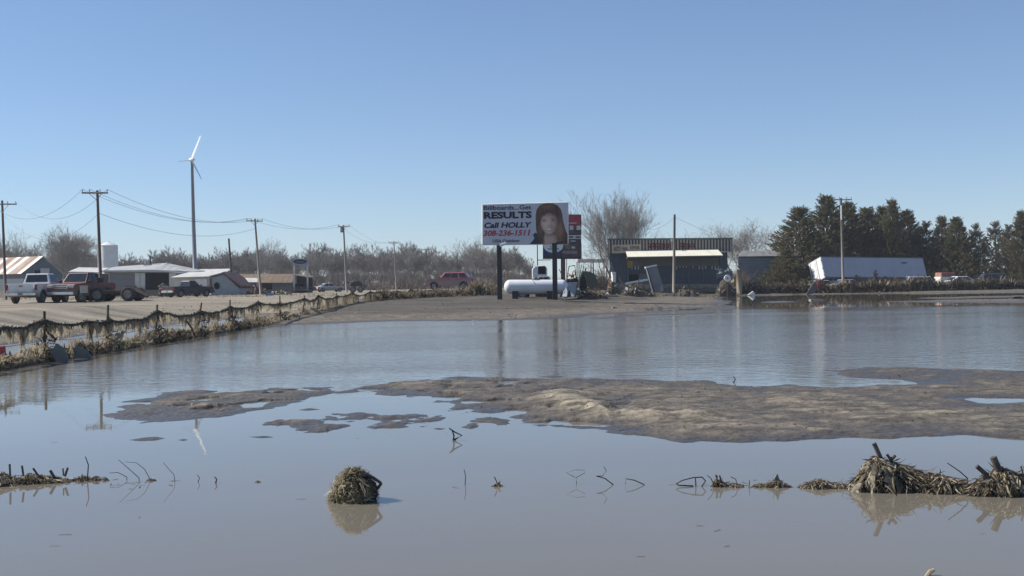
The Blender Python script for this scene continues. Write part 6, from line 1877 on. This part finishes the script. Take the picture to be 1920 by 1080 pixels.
for nm, mt, cnt, L0, L1, w_ in (('matted_grass', olive, 3000, .015, .075, .006), ('pale_straw', M['husk'], 420, .02, .10, .005), ('shade_side_matting', M['twigdk'], 900, .01, .06, .008)):
    mb = MB()
    for k in range(cnt):
        th = r_.uniform(0, 6.283); ph = r_.uniform(-.1, 1.5)
        if nm == 'shade_side_matting' and math.cos(th) < .2 and r_.random() < .75: continue  # dark blades gather on the right: the ball's shade side put into colour
        if nm != 'shade_side_matting' and math.cos(th) * math.cos(ph) > .62 and r_.random() < .8: continue
        n_ = Vector((math.cos(th) * math.cos(ph), math.sin(th) * math.cos(ph), math.sin(ph)))
        p = Vector((n_.x * Rb * 1.03, n_.y * Rb * .86, n_.z * Rb * 1.33)) * (r_.uniform(.92, 1.05) + .12 * math.sin(th * 5 + ph * 4) * math.sin(ph * 6))
        t = n_.cross(Vector((r_.uniform(-1, 1), r_.uniform(-1, 1), r_.uniform(-1, 1)))).normalized()
        d = (t + n_ * r_.uniform(.0, .5)) * r_.uniform(L0, L1)
        mb.blade(p, d, w_ * r_.uniform(.6, 1.4), n_.cross(d).normalized())
    o = mb.build(nm, mt, T); o['kind'] = 'stuff'
q = lambda x, y, z=0: at(x, y, p0.y + z) - p0
MB().tube([q(684, 888, -.04), q(700, 896, -.02), q(715, 906, -.02)], [.010, .012, .010], 8).build('stick', M['stalk'], T)
MB().tube([q(715, 906, -.02), q(706, 919, -.01), q(701, 930, .0)], [.011, .010, .009], 8).build('stick', M['stalk'], T)
MB().slab([q(680, 890, -.06), q(692, 903, -.06), q(709, 930, -.05), q(700, 940, -.06), q(682, 938, -.09)], (0, .06, 0)).build('dark_bark_piece', M['twigdk'], T, bevel=.006)
MB().tube([q(672, 887), q(668, 882), q(665, 879)], [.005, .004, .002], 5).build('sprout', M['stalk'], T)
MB().tube([q(668, 882), q(662, 881)], [.004, .003], 5).build('sprout', M['stalk'], T)
MB().tube([q(690, 912, -.16), q(676, 900, -.17)], .004, 5).build('straw', M['husk'], T)
MB().tube([q(675, 906, -.18), q(685, 930, -.17)], .004, 5).build('straw', M['husk'], T)

# husk piece cut by the bottom edge
pe = on_water(1743, 1079)
T = thing('husk_tip', 'pale broken husk tip poking up at the bottom edge of the view', 'husk', pe)
q = lambda x, y, z=0: at(x, y, pe.y + z) - pe
MB().tube([q(1736, 1082), q(1744, 1072), q(1752, 1068)], [.010, .012, .008], 7).build('stem', M['husk'], T)
inst('husk_leaf', LM[1], T, q(1738, 1076), (0, -.3, 0), (.4, .4, .4))

# bits of straw and scum afloat near the drowned fence line and along the bar
fb = MB(); rf = random.Random(12)
for k in range(120):
    if k < 90: px = rf.choice([rf.uniform(-20, 330), rf.uniform(1300, 1940)]); py = hor(px) + rf.gauss(385 if px > 900 else 362, 5)
    else: px = rf.uniform(-20, 1940); py = hor(px) + rf.uniform(70, 520)
    p = on_water(px, py)
    if gz(p.x, p.y) > -.01: continue
    a = rf.uniform(0, 3.14); l = rf.uniform(.008, .035) * (1 + p.y * .02); w = rf.uniform(.002, .005) * (1 + p.y * .03)
    d = Vector((math.cos(a), math.sin(a), 0)); n_ = Vector((-d.y, d.x, 0))
    fb.add([p - d * l - n_ * w + Vector((0, 0, .003)), p + d * l - n_ * w + Vector((0, 0, .003)), p + d * l + n_ * w + Vector((0, 0, .004)), p - d * l + n_ * w + Vector((0, 0, .004))], [(0, 1, 2, 3)])
o = fb.build('floating_straw', M['huskdk']); o['kind'] = 'stuff'
